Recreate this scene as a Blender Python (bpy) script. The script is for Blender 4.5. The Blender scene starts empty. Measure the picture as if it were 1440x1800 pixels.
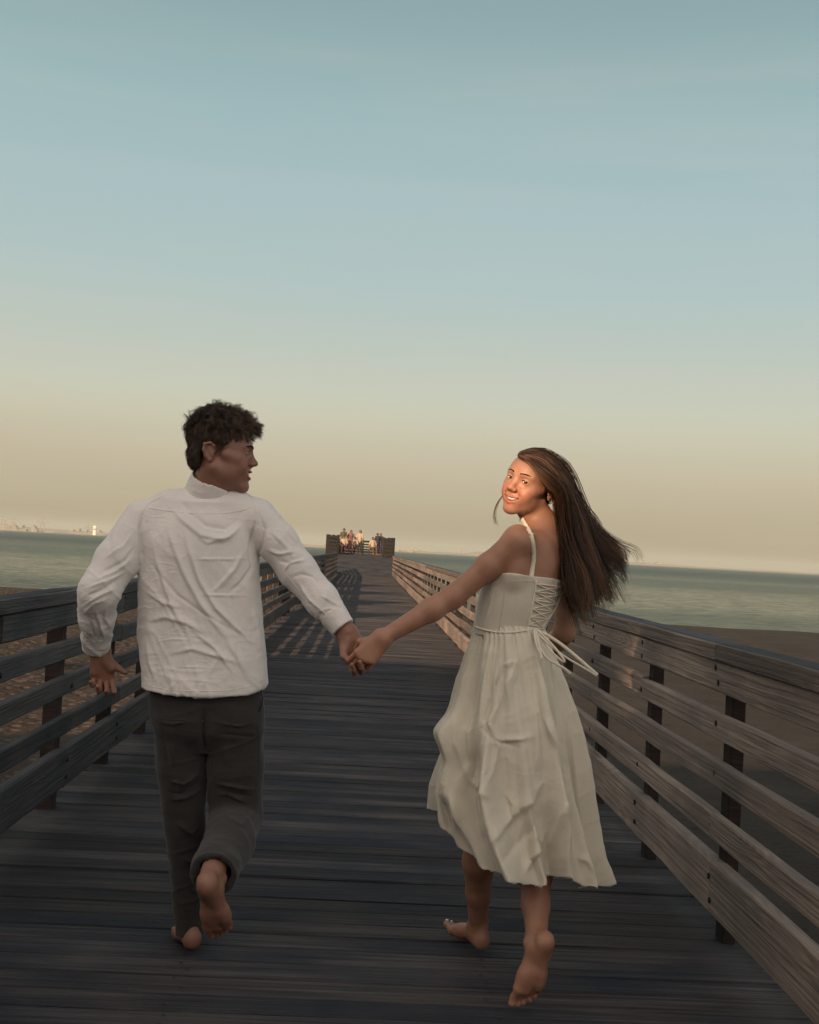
import bpy, math, random
import numpy as np
from mathutils import Matrix, Vector

# ------------------------------------------------------------------ camera, sky, sun, exposure
SC = bpy.context.scene
F_PX, W_PX, H_PX = 2150.0, 1440.0, 1800.0
CAM_Z = 1.35
YAW, PITCH, ROLL = math.radians(-1.90), math.radians(1.83), math.radians(3.12)
cam_d = bpy.data.cameras.new("camera")
cam = bpy.data.objects.new("camera", cam_d)
SC.collection.objects.link(cam)
SC.camera = cam
cam_d.sensor_fit = 'VERTICAL'
cam_d.sensor_height = 24.0
cam_d.sensor_width = 24.0
cam_d.lens = F_PX / H_PX * 24.0
cam_d.clip_start = 0.05
cam_d.clip_end = 30000
cam_R = Matrix.Rotation(YAW, 3, 'Z') @ Matrix.Rotation(math.pi / 2 + PITCH, 3, 'X') @ Matrix.Rotation(ROLL, 3, 'Z')
cam.matrix_world = Matrix.Translation((0, 0, CAM_Z)) @ cam_R.to_4x4()

SUN_AZ, SUN_EL = math.radians(24), math.radians(19)      # sun behind the camera, to the left
sun_vec = Vector((-math.sin(SUN_AZ) * math.cos(SUN_EL), -math.cos(SUN_AZ) * math.cos(SUN_EL), math.sin(SUN_EL)))

world = bpy.data.worlds.new("World")
SC.world = world
world.use_nodes = True
nt = world.node_tree
for n in list(nt.nodes):
    nt.nodes.remove(n)
w_out = nt.nodes.new('ShaderNodeOutputWorld')
w_bg = nt.nodes.new('ShaderNodeBackground')
w_add = nt.nodes.new('ShaderNodeAddShader')
w_bg2 = nt.nodes.new('ShaderNodeBackground')
sky = nt.nodes.new('ShaderNodeTexSky')
sky.sky_type = 'NISHITA'
sky.sun_disc = False
sky.sun_elevation = SUN_EL
sky.sun_rotation = math.pi + SUN_AZ
sky.dust_density = 2.5
w_bg.inputs['Strength'].default_value = 0.006
nt.links.new(sky.outputs['Color'], w_bg.inputs['Color'])
tc = nt.nodes.new('ShaderNodeTexCoord')
sep = nt.nodes.new('ShaderNodeSeparateXYZ')
ramp = nt.nodes.new('ShaderNodeValToRGB')
nt.links.new(tc.outputs['Generated'], sep.inputs[0])
nt.links.new(sep.outputs['Z'], ramp.inputs['Fac'])
def lin(c):
    return tuple(((v / 255) / 12.92 if v / 255 <= 0.04045 else ((v / 255 + 0.055) / 1.055) ** 2.4) for v in c) + (1,)
stops = [(0.0, (158, 142, 115)), (0.012, (165, 149, 122)), (0.035, (179, 164, 137)), (0.07, (192, 180, 154)), (0.105, (199, 195, 172)),
         (0.125, (197, 198, 180)), (0.165, (186, 195, 184)), (0.21, (175, 193, 190)), (0.275, (167, 189, 190)), (0.335, (156, 182, 184)),
         (0.41, (140, 166, 168)), (0.6, (112, 140, 150)), (1.0, (88, 112, 128))]
el = ramp.color_ramp.elements
while len(el) > 1:
    el.remove(el[-1])
el[0].position = 0.0; el[0].color = lin(stops[0][1])
for p_, c_ in stops[1:]:
    e = el.new(p_); e.color = lin(c_)
# the sky warms towards the side where the sun stands low, behind the camera
vdot = nt.nodes.new('ShaderNodeVectorMath'); vdot.operation = 'DOT_PRODUCT'
nt.links.new(tc.outputs['Generated'], vdot.inputs[0]); vdot.inputs[1].default_value = (-math.sin(SUN_AZ), -math.cos(SUN_AZ), 0.1)
wmap = nt.nodes.new('ShaderNodeMapRange'); wmap.interpolation_type = 'SMOOTHSTEP'
nt.links.new(vdot.outputs['Value'], wmap.inputs[0]); wmap.inputs[1].default_value = -0.45; wmap.inputs[2].default_value = 1.0
wmap.inputs[3].default_value = 0.0; wmap.inputs[4].default_value = 1.0
wmix = nt.nodes.new('ShaderNodeMix'); wmix.data_type = 'RGBA'
nt.links.new(wmap.outputs[0], wmix.inputs[0]); # very faint long streaks of high haze
cmap = nt.nodes.new('ShaderNodeMapping'); cmap.inputs['Scale'].default_value = (1.3, 1.3, 16.0); nt.links.new(tc.outputs['Generated'], cmap.inputs[0])
cn = nt.nodes.new('ShaderNodeTexNoise'); cn.inputs['Scale'].default_value = 1.6; cn.inputs['Detail'].default_value = 4.0; cn.inputs['Distortion'].default_value = 0.3; nt.links.new(cmap.outputs[0], cn.inputs['Vector'])
cr_ = nt.nodes.new('ShaderNodeMapRange'); nt.links.new(cn.outputs[0], cr_.inputs[0]); cr_.inputs[1].default_value = 0.45; cr_.inputs[2].default_value = 0.75; cr_.inputs[3].default_value = 0.0; cr_.inputs[4].default_value = 0.16
cmx = nt.nodes.new('ShaderNodeMix'); cmx.data_type = 'RGBA'; nt.links.new(cr_.outputs[0], cmx.inputs[0]); nt.links.new(ramp.outputs['Color'], cmx.inputs[6]); cmx.inputs[7].default_value = (0.60, 0.57, 0.46, 1)
nt.links.new(cmx.outputs[2], wmix.inputs[6]); wmix.inputs[7].default_value = (1.42, 1.20, 1.02, 1)
nt.links.new(wmix.outputs[2], w_bg2.inputs['Color'])
w_bg2.inputs['Strength'].default_value = 0.64
nt.links.new(w_bg.outputs[0], w_add.inputs[0])
nt.links.new(w_bg2.outputs[0], w_add.inputs[1])
nt.links.new(w_add.outputs[0], w_out.inputs['Surface'])

sun_d = bpy.data.lights.new("sun", 'SUN')
sun_d.energy = 5.0
sun_d.angle = math.radians(0.5)
sun_d.color = (1.0, 0.66, 0.40)
sun_o = bpy.data.objects.new("sun", sun_d)
SC.collection.objects.link(sun_o)
sun_o.rotation_euler = sun_vec.to_track_quat('Z', 'Y').to_euler()
SC.view_settings.view_transform = 'Standard'
SC.view_settings.look = 'None'
SC.view_settings.gamma = 1.0
SC.view_settings.use_curve_mapping = False
SC.view_settings.exposure = 0.6

rng = np.random.default_rng(7)
random.seed(7)
COL = SC.collection

def P(px, py, D):
    """world point on the plane y = D seen at photo pixel (px, py)"""
    v = cam_R @ Vector(((px - 720) / F_PX, -(py - 900) / F_PX, -1.0))
    t = D / v.y
    return np.array([v.x * t, D, CAM_Z + v.z * t])

# ------------------------------------------------------------------ object helpers
def tag(o, label=None, cat=None, group=None, kind=None):
    if label: o['label'] = label
    if cat: o['category'] = cat
    if group: o['group'] = group
    if kind: o['kind'] = kind
    return o

def empty(name, loc=(0, 0, 0), parent=None):
    o = bpy.data.objects.new(name, None)
    o.empty_display_size = 0.2
    COL.objects.link(o)
    o.location = loc
    o.parent = parent
    return o

def link(name, me, parent=None, loc=(0, 0, 0)):
    o = bpy.data.objects.new(name, me)
    COL.objects.link(o)
    o.parent = parent
    if parent is not None:                      # meshes are given in world space
        o.matrix_parent_inverse = Matrix.Translation(parent.location).inverted()
    o.location = loc
    return o

def np_mesh(name, V, Q, mat=None, smooth=True, attrs=None):
    """V (n,3), Q (m,3|4) ints"""
    me = bpy.data.meshes.new(name)
    V = np.asarray(V, dtype=np.float32); Q = np.asarray(Q, dtype=np.int32)
    me.vertices.add(len(V)); me.vertices.foreach_set('co', V.ravel())
    m, k = Q.shape
    me.loops.add(m * k); me.loops.foreach_set('vertex_index', Q.ravel())
    me.polygons.add(m)
    me.polygons.foreach_set('loop_start', np.arange(m, dtype=np.int32) * k)
    if smooth:
        me.polygons.foreach_set('use_smooth', np.ones(m, dtype=bool))
    if mat: me.materials.append(mat)
    if attrs:
        for an, av in attrs.items():
            a = me.attributes.new(an, 'FLOAT', 'POINT')
            a.data.foreach_set('value', np.asarray(av, dtype=np.float32))
    me.update(calc_edges=True)
    return me

class MB:
    def __init__(s): s.v = []; s.f = []
    def box(s, x0, x1, y0, y1, z0, z1):
        b = len(s.v)
        s.v += [(x, y, z) for x in (x0, x1) for y in (y0, y1) for z in (z0, z1)]
        s.f += [tuple(b + i for i in q) for q in ((0, 1, 3, 2), (4, 6, 7, 5), (0, 4, 5, 1), (2, 3, 7, 6), (0, 2, 6, 4), (1, 5, 7, 3))]
    def poly(s, pts):
        b = len(s.v); s.v += [tuple(p) for p in pts]; s.f.append(tuple(range(b, b + len(pts))))
    def tube(s, pts, r, n=6):
        pts = [Vector(p) for p in pts]
        b = len(s.v)
        rs = r if hasattr(r, '__len__') else [r] * len(pts)
        for i, p in enumerate(pts):
            d = (pts[min(i + 1, len(pts) - 1)] - pts[max(i - 1, 0)]).normalized()
            a = d.orthogonal().normalized() if i == 0 else (a - d * a.dot(d)).normalized()
            c = d.cross(a)
            for k in range(n):
                t = 2 * math.pi * k / n
                s.v.append(tuple(p + (a * math.cos(t) + c * math.sin(t)) * rs[i]))
        for i in range(len(pts) - 1):
            for k in range(n):
                k2 = (k + 1) % n
                s.f.append((b + i * n + k, b + i * n + k2, b + (i + 1) * n + k2, b + (i + 1) * n + k))
        s.f.append(tuple(b + k for k in range(n))[::-1]); s.f.append(tuple(b + (len(pts) - 1) * n + k for k in range(n)))
    def mesh(s, name, mat, smooth=False):
        me = bpy.data.meshes.new(name)
        me.from_pydata(s.v, [], s.f)
        if smooth: me.polygons.foreach_set('use_smooth', [True] * len(me.polygons))
        if mat: me.materials.append(mat)
        me.update()
        return me

# ------------------------------------------------------------------ materials
def new_mat(name):
    m = bpy.data.materials.new(name); m.use_nodes = True
    b = m.node_tree.nodes['Principled BSDF']
    return m, m.node_tree, b
def N(t, typ, **kw):
    n = t.nodes.new(typ)
    for k, v in kw.items():
        if k.startswith('i_'):
            key = k[2:]
            n.inputs[int(key) if key.isdigit() else key.replace('_', ' ')].default_value = v
        else: setattr(n, k, v)
    return n
def mixc(t, fac, a, b, bt='MIX'):
    n = t.nodes.new('ShaderNodeMix'); n.data_type = 'RGBA'; n.blend_type = bt
    for sock, v in ((0, fac), (6, a), (7, b)):
        if hasattr(v, 'is_output') or isinstance(v, bpy.types.NodeSocket): t.links.new(v, n.inputs[sock])
        else: n.inputs[sock].default_value = v if sock == 0 else (tuple(v) + (1,))[:4]
    return n.outputs[2]
def maprange(t, v, a, b, c=0.0, d=1.0):
    n = t.nodes.new('ShaderNodeMapRange')
    t.links.new(v, n.inputs[0])
    n.inputs[1].default_value = a; n.inputs[2].default_value = b
    n.inputs[3].default_value = c; n.inputs[4].default_value = d
    return n.outputs[0]

def wood_mat(name, dark, light, rough=0.75, grain=1.0, bump=0.35, tint=None, long_axis='X', knots=True, streak=0.52):
    """weathered wood, grain along the board's own long axis; every board gets its own shift and tone"""
    m, t, b = new_mat(name)
    tc = N(t, 'ShaderNodeTexCoord'); oi = N(t, 'ShaderNodeObjectInfo')
    off = N(t, 'ShaderNodeVectorMath', operation='SCALE')
    cmb = N(t, 'ShaderNodeCombineXYZ')
    t.links.new(oi.outputs['Random'], cmb.inputs[0]); t.links.new(oi.outputs['Random'], cmb.inputs[1]); t.links.new(oi.outputs['Random'], cmb.inputs[2])
    t.links.new(cmb.outputs[0], off.inputs[0]); off.inputs['Scale'].default_value = 57.0
    add = N(t, 'ShaderNodeVectorMath', operation='ADD')
    t.links.new(tc.outputs['Object'], add.inputs[0]); t.links.new(off.outputs[0], add.inputs[1])
    mp = N(t, 'ShaderNodeMapping')
    s = {'X': (1.0, 9, 9), 'Y': (9, 1.0, 9), 'Z': (9, 9, 1.0)}[long_axis]
    mp.inputs['Scale'].default_value = s
    t.links.new(add.outputs[0], mp.inputs[0])
    # knots push the grain about
    kn = N(t, 'ShaderNodeTexVoronoi', feature='F1', i_Scale=0.55, i_Randomness=1.0)
    t.links.new(mp.outputs[0], kn.inputs['Vector'])
    kd = maprange(t, kn.outputs['Distance'], 0.0, 0.42, 1.0, 0.0)
    pw = N(t, 'ShaderNodeMath', operation='POWER'); t.links.new(kd, pw.inputs[0]); pw.inputs[1].default_value = 2.0
    big = N(t, 'ShaderNodeTexNoise', i_Scale=0.8, i_Detail=3.0, i_Roughness=0.6)
    t.links.new(mp.outputs[0], big.inputs['Vector'])
    sc = N(t, 'ShaderNodeMath', operation='MULTIPLY'); t.links.new(pw.outputs[0], sc.inputs[0]); sc.inputs[1].default_value = 2.4 if knots else 0.0
    ad = N(t, 'ShaderNodeMath', operation='ADD'); t.links.new(sc.outputs[0], ad.inputs[0]); t.links.new(big.outputs[0], ad.inputs[1])
    rings = N(t, 'ShaderNodeMath', operation='MULTIPLY'); t.links.new(ad.outputs[0], rings.inputs[0]); rings.inputs[1].default_value = 26.0
    sn = N(t, 'ShaderNodeMath', operation='SINE'); t.links.new(rings.outputs[0], sn.inputs[0])
    mp2 = N(t, 'ShaderNodeMapping'); s2 = {'X': (1.3, 62, 62), 'Y': (75, 1.6, 75), 'Z': (75, 75, 1.6)}[long_axis]
    mp2.inputs['Scale'].default_value = s2; t.links.new(add.outputs[0], mp2.inputs[0])
    fine = N(t, 'ShaderNodeTexNoise', i_Scale=1.0, i_Detail=4.0, i_Roughness=0.65); t.links.new(mp2.outputs[0], fine.inputs['Vector'])
    f1 = maprange(t, sn.outputs[0], -1, 1, 0.25, 0.75)
    f2 = maprange(t, fine.outputs[0], 0.3, 0.7)
    g = N(t, 'ShaderNodeMix'); g.data_type = 'FLOAT'; g.inputs[0].default_value = streak
    t.links.new(f1, g.inputs[2]); t.links.new(f2, g.inputs[3])
    c = mixc(t, g.outputs[0], dark, light)
    # dark knots hearts
    kc = maprange(t, kn.outputs['Distance'], 0.03, 0.11, 1.0, 0.0)
    if knots: c = mixc(t, kc, c, tuple(v * 0.35 for v in dark))
    # blotches of weathering
    bl = N(t, 'ShaderNodeTexNoise', i_Scale=1.6, i_Detail=5.0); t.links.new(add.outputs[0], bl.inputs['Vector'])
    blf = maprange(t, bl.outputs[0], 0.4, 0.7)
    c = mixc(t, blf, c, tint or tuple(v * 0.7 for v in dark))
    # per-board tone
    hv = N(t, 'ShaderNodeHueSaturation'); t.links.new(c, hv.inputs['Color'])
    vr = maprange(t, oi.outputs['Random'], 0, 1, 0.62, 1.3); t.links.new(vr, hv.inputs['Value'])
    t.links.new(hv.outputs[0], b.inputs['Base Color'])
    b.inputs['Roughness'].default_value = rough
    b.inputs['Specular IOR Level'].default_value = 0.25
    h = N(t, 'ShaderNodeMath', operation='MULTIPLY_ADD'); t.links.new(f1, h.inputs[0]); h.inputs[1].default_value = 0.25; t.links.new(f2, h.inputs[2])
    bm = N(t, 'ShaderNodeBump', i_Strength=bump, i_Distance=0.006); t.links.new(h.outputs[0], bm.inputs['Height'])
    t.links.new(bm.outputs[0], b.inputs['Normal'])
    return m

M = {}
M['plank'] = wood_mat('weathered_deck', (0.0070, 0.0075, 0.0105), (0.110, 0.098, 0.096), rough=0.85, bump=1.0, tint=(0.015, 0.019, 0.031), streak=0.85, knots=False)
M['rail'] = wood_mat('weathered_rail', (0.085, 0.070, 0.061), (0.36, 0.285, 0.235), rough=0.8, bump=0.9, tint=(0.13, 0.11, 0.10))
M['rail_shaded'] = wood_mat('shaded_rail', (0.038, 0.036, 0.038), (0.130, 0.120, 0.117), rough=0.8, bump=0.8, tint=(0.040, 0.042, 0.050))  # same wood as the right rail, its shade put into the colour
M['post'] = wood_mat('dark_post', (0.022, 0.016, 0.015), (0.055, 0.04, 0.036), rough=0.85, bump=0.5, long_axis='Z', knots=False)
M['cap'] = wood_mat('dark_cap', (0.028, 0.030, 0.036), (0.062, 0.064, 0.072), rough=0.8, bump=0.4, knots=False)  # dark bluish wood for the railing cap

def cloth_mat(name, col, rough=0.85, trans=0.0, weave=420.0, crumple=0.25, sheen=0.3, scale=14.0, wrinkle=0.4):
    m, t, b = new_mat(name)
    tc = N(t, 'ShaderNodeTexCoord')
    n1 = N(t, 'ShaderNodeTexNoise', i_Scale=scale, i_Detail=6.0, i_Roughness=0.6, i_Distortion=1.2); t.links.new(tc.outputs['Object'], n1.inputs['Vector'])
    n2 = N(t, 'ShaderNodeTexNoise', i_Scale=weave, i_Detail=2.0); t.links.new(tc.outputs['Object'], n2.inputs['Vector'])
    f = maprange(t, n1.outputs[0], 0.3, 0.7)
    c = mixc(t, f, tuple(v * 0.9 for v in col), col)
    c2 = mixc(t, maprange(t, n2.outputs[0], 0.35, 0.65, 0.0, 0.18), c, tuple(v * 0.6 for v in col))
    t.links.new(c2, b.inputs['Base Color'])
    b.inputs['Roughness'].default_value = rough
    b.inputs['Sheen Weight'].default_value = sheen
    b.inputs['Specular IOR Level'].default_value = 0.2
    h = N(t, 'ShaderNodeMath', operation='MULTIPLY_ADD'); t.links.new(n2.outputs[0], h.inputs[0]); h.inputs[1].default_value = 0.05
    # thin pressed-in creases
    acc = n1.outputs[0]
    for sc_, amt, rot in ((9.0, 0.55, 0.7), (17.0, 0.35, -0.5), (34.0, 0.16, 0.2)):
        mpp = N(t, 'ShaderNodeMapping'); mpp.inputs['Rotation'].default_value = (0, rot, 0); mpp.inputs['Scale'].default_value = (0.45, 1.0, 1.5); t.links.new(tc.outputs['Object'], mpp.inputs[0])
        nn = N(t, 'ShaderNodeTexNoise', i_Scale=sc_, i_Detail=1.5, i_Roughness=0.5, i_Distortion=0.9); t.links.new(mpp.outputs[0], nn.inputs['Vector'])
        sb = N(t, 'ShaderNodeMath', operation='SUBTRACT'); t.links.new(nn.outputs[0], sb.inputs[0]); sb.inputs[1].default_value = 0.5
        ab = N(t, 'ShaderNodeMath', operation='ABSOLUTE'); t.links.new(sb.outputs[0], ab.inputs[0])
        rd0 = maprange(t, ab.outputs[0], 0.0, 0.09, amt * wrinkle, 0.0)
        md = N(t, 'ShaderNodeTexNoise', i_Scale=sc_ * 0.35 + rot, i_Detail=1.0); t.links.new(tc.outputs['Object'], md.inputs['Vector'])
        mm = N(t, 'ShaderNodeMath', operation='MULTIPLY'); t.links.new(rd0, mm.inputs[0]); t.links.new(maprange(t, md.outputs[0], 0.48, 0.66), mm.inputs[1]); rd = mm.outputs[0]
        ad_ = N(t, 'ShaderNodeMath', operation='ADD'); t.links.new(acc, ad_.inputs[0]); t.links.new(rd, ad_.inputs[1]); acc = ad_.outputs[0]
    t.links.new(acc, h.inputs[2])
    bm = N(t, 'ShaderNodeBump', i_Strength=crumple, i_Distance=0.012); t.links.new(h.outputs[0], bm.inputs['Height'])
    t.links.new(bm.outputs[0], b.inputs['Normal'])
    if trans > 0:
        out = [n for n in t.nodes if n.type == 'OUTPUT_MATERIAL'][0]
        tr = N(t, 'ShaderNodeBsdfTranslucent'); t.links.new(c2, tr.inputs[0])
        mx = N(t, 'ShaderNodeMixShader'); mx.inputs[0].default_value = trans
        t.links.new(b.outputs[0], mx.inputs[1]); t.links.new(tr.outputs[0], mx.inputs[2]); t.links.new(mx.outputs[0], out.inputs['Surface'])
    return m
M['shirt'] = cloth_mat('white_cotton', (0.85, 0.82, 0.805), trans=0.12, crumple=0.42, scale=6.0, wrinkle=0.6)
M['dress'] = cloth_mat('cream_linen', (0.79, 0.745, 0.63), trans=0.2, crumple=0.30, scale=8.0)
M['lace'] = cloth_mat('cream_cord', (0.75, 0.70, 0.58), crumple=0.1)
M['trousers'] = cloth_mat('olive_twill', (0.042, 0.039, 0.039), rough=0.9, crumple=0.35, sheen=0.15, scale=12.0)

def skin_mat(name, col, ss=0.12):
    m, t, b = new_mat(name)
    tc = N(t, 'ShaderNodeTexCoord')
    n1 = N(t, 'ShaderNodeTexNoise', i_Scale=22.0, i_Detail=5.0); t.links.new(tc.outputs['Object'], n1.inputs['Vector'])
    n2 = N(t, 'ShaderNodeTexNoise', i_Scale=600.0, i_Detail=2.0); t.links.new(tc.outputs['Object'], n2.inputs['Vector'])
    c = mixc(t, maprange(t, n1.outputs[0], 0.35, 0.65), tuple(v * s for v, s in zip(col, (0.92, 0.84, 0.82))), col)
    at = N(t, 'ShaderNodeAttribute', attribute_name='lip')
    c = mixc(t, at.outputs['Fac'], c, (col[0] * 0.85, col[1] * 0.42, col[2] * 0.45))
    at2 = N(t, 'ShaderNodeAttribute', attribute_name='flush')
    c = mixc(t, at2.outputs['Fac'], c, (col[0] * 1.0, col[1] * 0.62, col[2] * 0.6))
    t.links.new(c, b.inputs['Base Color'])
    b.inputs['Roughness'].default_value = 0.48
    b.inputs['Specular IOR Level'].default_value = 0.4
    b.inputs['Subsurface Weight'].default_value = ss
    b.inputs['Subsurface Radius'].default_value = (0.012, 0.004, 0.002)
    b.inputs['Subsurface Scale'].default_value = 1.0
    bm = N(t, 'ShaderNodeBump', i_Strength=0.12, i_Distance=0.002); t.links.new(n2.outputs[0], bm.inputs['Height']); t.links.new(bm.outputs[0], b.inputs['Normal'])
    return m
M['skin_m'] = skin_mat('skin_tanned', (0.27, 0.145, 0.105))
M['skin_f'] = skin_mat('skin_bronze', (0.345, 0.185, 0.125))

def plain(name, col, rough=0.6, metal=0.0, spec=0.4):
    m, t, b = new_mat(name)
    tc = N(t, 'ShaderNodeTexCoord')
    n1 = N(t, 'ShaderNodeTexNoise', i_Scale=9.0, i_Detail=4.0); t.links.new(tc.outputs['Object'], n1.inputs['Vector'])
    c = mixc(t, maprange(t, n1.outputs[0], 0.3, 0.7), tuple(v * 0.85 for v in col), col)
    t.links.new(c, b.inputs['Base Color'])
    b.inputs['Roughness'].default_value = rough; b.inputs['Metallic'].default_value = metal; b.inputs['Specular IOR Level'].default_value = spec
    return m
M['teeth'] = plain('teeth', (0.85, 0.80, 0.72), 0.25)
M['eye'] = plain('eye_white', (0.62, 0.58, 0.54), 0.15, spec=0.6)
M['iris'] = plain('iris', (0.03, 0.02, 0.012), 0.1, spec=0.8)
M['nail'] = plain('nail_white', (0.7, 0.66, 0.62), 0.2)
M['gold'] = plain('earring_gold', (0.75, 0.62, 0.45), 0.2, 1.0)
M['iron'] = plain('rusty_iron', (0.02, 0.018, 0.017), 0.7, 0.3)

def hair_mat(name, dark, light, rough=0.38):
    m, t, b = new_mat(name)
    at = N(t, 'ShaderNodeAttribute', attribute_name='tone')
    c = mixc(t, at.outputs['Fac'], dark, light)
    t.links.new(c, b.inputs['Base Color'])
    b.inputs['Roughness'].default_value = rough
    b.inputs['Specular IOR Level'].default_value = 0.45
    return m
M['hair_m'] = hair_mat('dark_brown_hair', (0.020, 0.013, 0.010), (0.13, 0.085, 0.055), 0.5)
M['hair_f'] = hair_mat('brown_hair', (0.014, 0.009, 0.0065), (0.20, 0.105, 0.06), 0.45)
# ------------------------------------------------------------------ implicit bodies
def seg(a, b, ra, rb, k=0.012, op='u'):
    a = np.array(a, float); b = np.array(b, float)
    r = max(ra, rb); lo = np.minimum(a, b) - r; hi = np.maximum(a, b) + r
    ab = b - a; L2 = max(ab @ ab, 1e-12)
    def f(p):
        t = np.clip(((p - a) @ ab) / L2, 0, 1)
        d = p - a - t[:, None] * ab
        return np.sqrt((d * d).sum(1)) - (ra + (rb - ra) * t)
    return (f, lo, hi, k, op)
def chain(pts, rs, k=0.012, op='u'):
    return [seg(pts[i], pts[i + 1], rs[i], rs[i + 1], k, op) for i in range(len(pts) - 1)]
def ell(c, r, R=None, k=0.012, op='u'):
    c = np.array(c, float); r = np.array(r, float); R = np.eye(3) if R is None else np.array(R, float)   # columns = axes
    m = r.max(); lo = c - m; hi = c + m
    def f(p):
        q = (p - c) @ R
        k0 = np.sqrt(((q / r) ** 2).sum(1)); k1 = np.sqrt(((q / r ** 2) ** 2).sum(1)) + 1e-9
        return k0 * (k0 - 1) / k1
    return (f, lo, hi, k, op)
def loft(st, k=0.012, op='u', cap=True, n=3.0):
    """stations (z, cx, cy, rx, ry, yaw_deg), smooth between them; n>2 gives boxier sections"""
    st = np.array(sorted(st), float)
    zz = np.linspace(st[0, 0], st[-1, 0], 60)
    # monotone-ish smooth: interpolate then blur
    cols = [np.interp(zz, st[:, 0], st[:, i]) for i in range(1, 6)]
    ker = np.array([1, 2, 3, 2, 1.]) / 9
    for _ in range(2):
        cols = [np.convolve(np.pad(c, 2, mode='edge'), ker, mode='valid') for c in cols]
    rmax = max(cols[2].max(), cols[3].max())
    lo = np.array([cols[0].min() - rmax, cols[1].min() - rmax, zz[0]]); hi = np.array([cols[0].max() + rmax, cols[1].max() + rmax, zz[-1]])
    def f(p):
        z = np.clip(p[:, 2], zz[0], zz[-1])
        cx, cy, rx, ry, yw = [np.interp(z, zz, c) for c in cols]
        yw = np.radians(yw)
        dx = p[:, 0] - cx; dy = p[:, 1] - cy
        u = dx * np.cos(yw) + dy * np.sin(yw); v = -dx * np.sin(yw) + dy * np.cos(yw)
        a = np.abs(u / rx); b = np.abs(v / ry)
        k0 = (a ** n + b ** n) ** (1 / n) + 1e-9
        g = np.sqrt((a ** (n - 1) / rx) ** 2 + (b ** (n - 1) / ry) ** 2) * k0 ** (1 - n) + 1e-9
        d = (k0 - 1) / g
        d = np.minimum(d, 0.6)
        if cap:
            dz = np.maximum(zz[0] - p[:, 2], p[:, 2] - zz[-1])
            d = np.where((d > 0) & (dz > 0), np.sqrt(np.maximum(d, 0) ** 2 + np.maximum(dz, 0) ** 2), np.maximum(d, dz))
        return d
    return (f, lo, hi, k, op)
def cut(pt, nrm, k=0.004):
    """remove everything on the side the normal points to"""
    pt = np.array(pt, float); nrm = np.array(nrm, float); nrm /= np.linalg.norm(nrm)
    return (lambda p: -((p - pt) @ nrm), np.full(3, -99.), np.full(3, 99.), k, 's')
def cutcyl(a, b, r, k=0.003):
    f = seg(a, b, r, r, k, 's'); return f

def field(prims, p):
    d = np.full(len(p), 0.5)
    for f, lo, hi, k, op in prims:
        pad = k + 0.035
        m = ((p > lo - pad) & (p < hi + pad)).all(1)
        i = np.nonzero(m)[0]
        if not len(i): continue
        q = f(p[i]); e = d[i]
        if op == 'u':
            h = np.maximum(k - np.abs(e - q), 0) / k
            d[i] = np.minimum(e, q) - h * h * k / 4
        else:
            q = -q; h = np.maximum(k - np.abs(e - q), 0) / k
            d[i] = np.maximum(e, q) + h * h * k / 4
    return d

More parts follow.
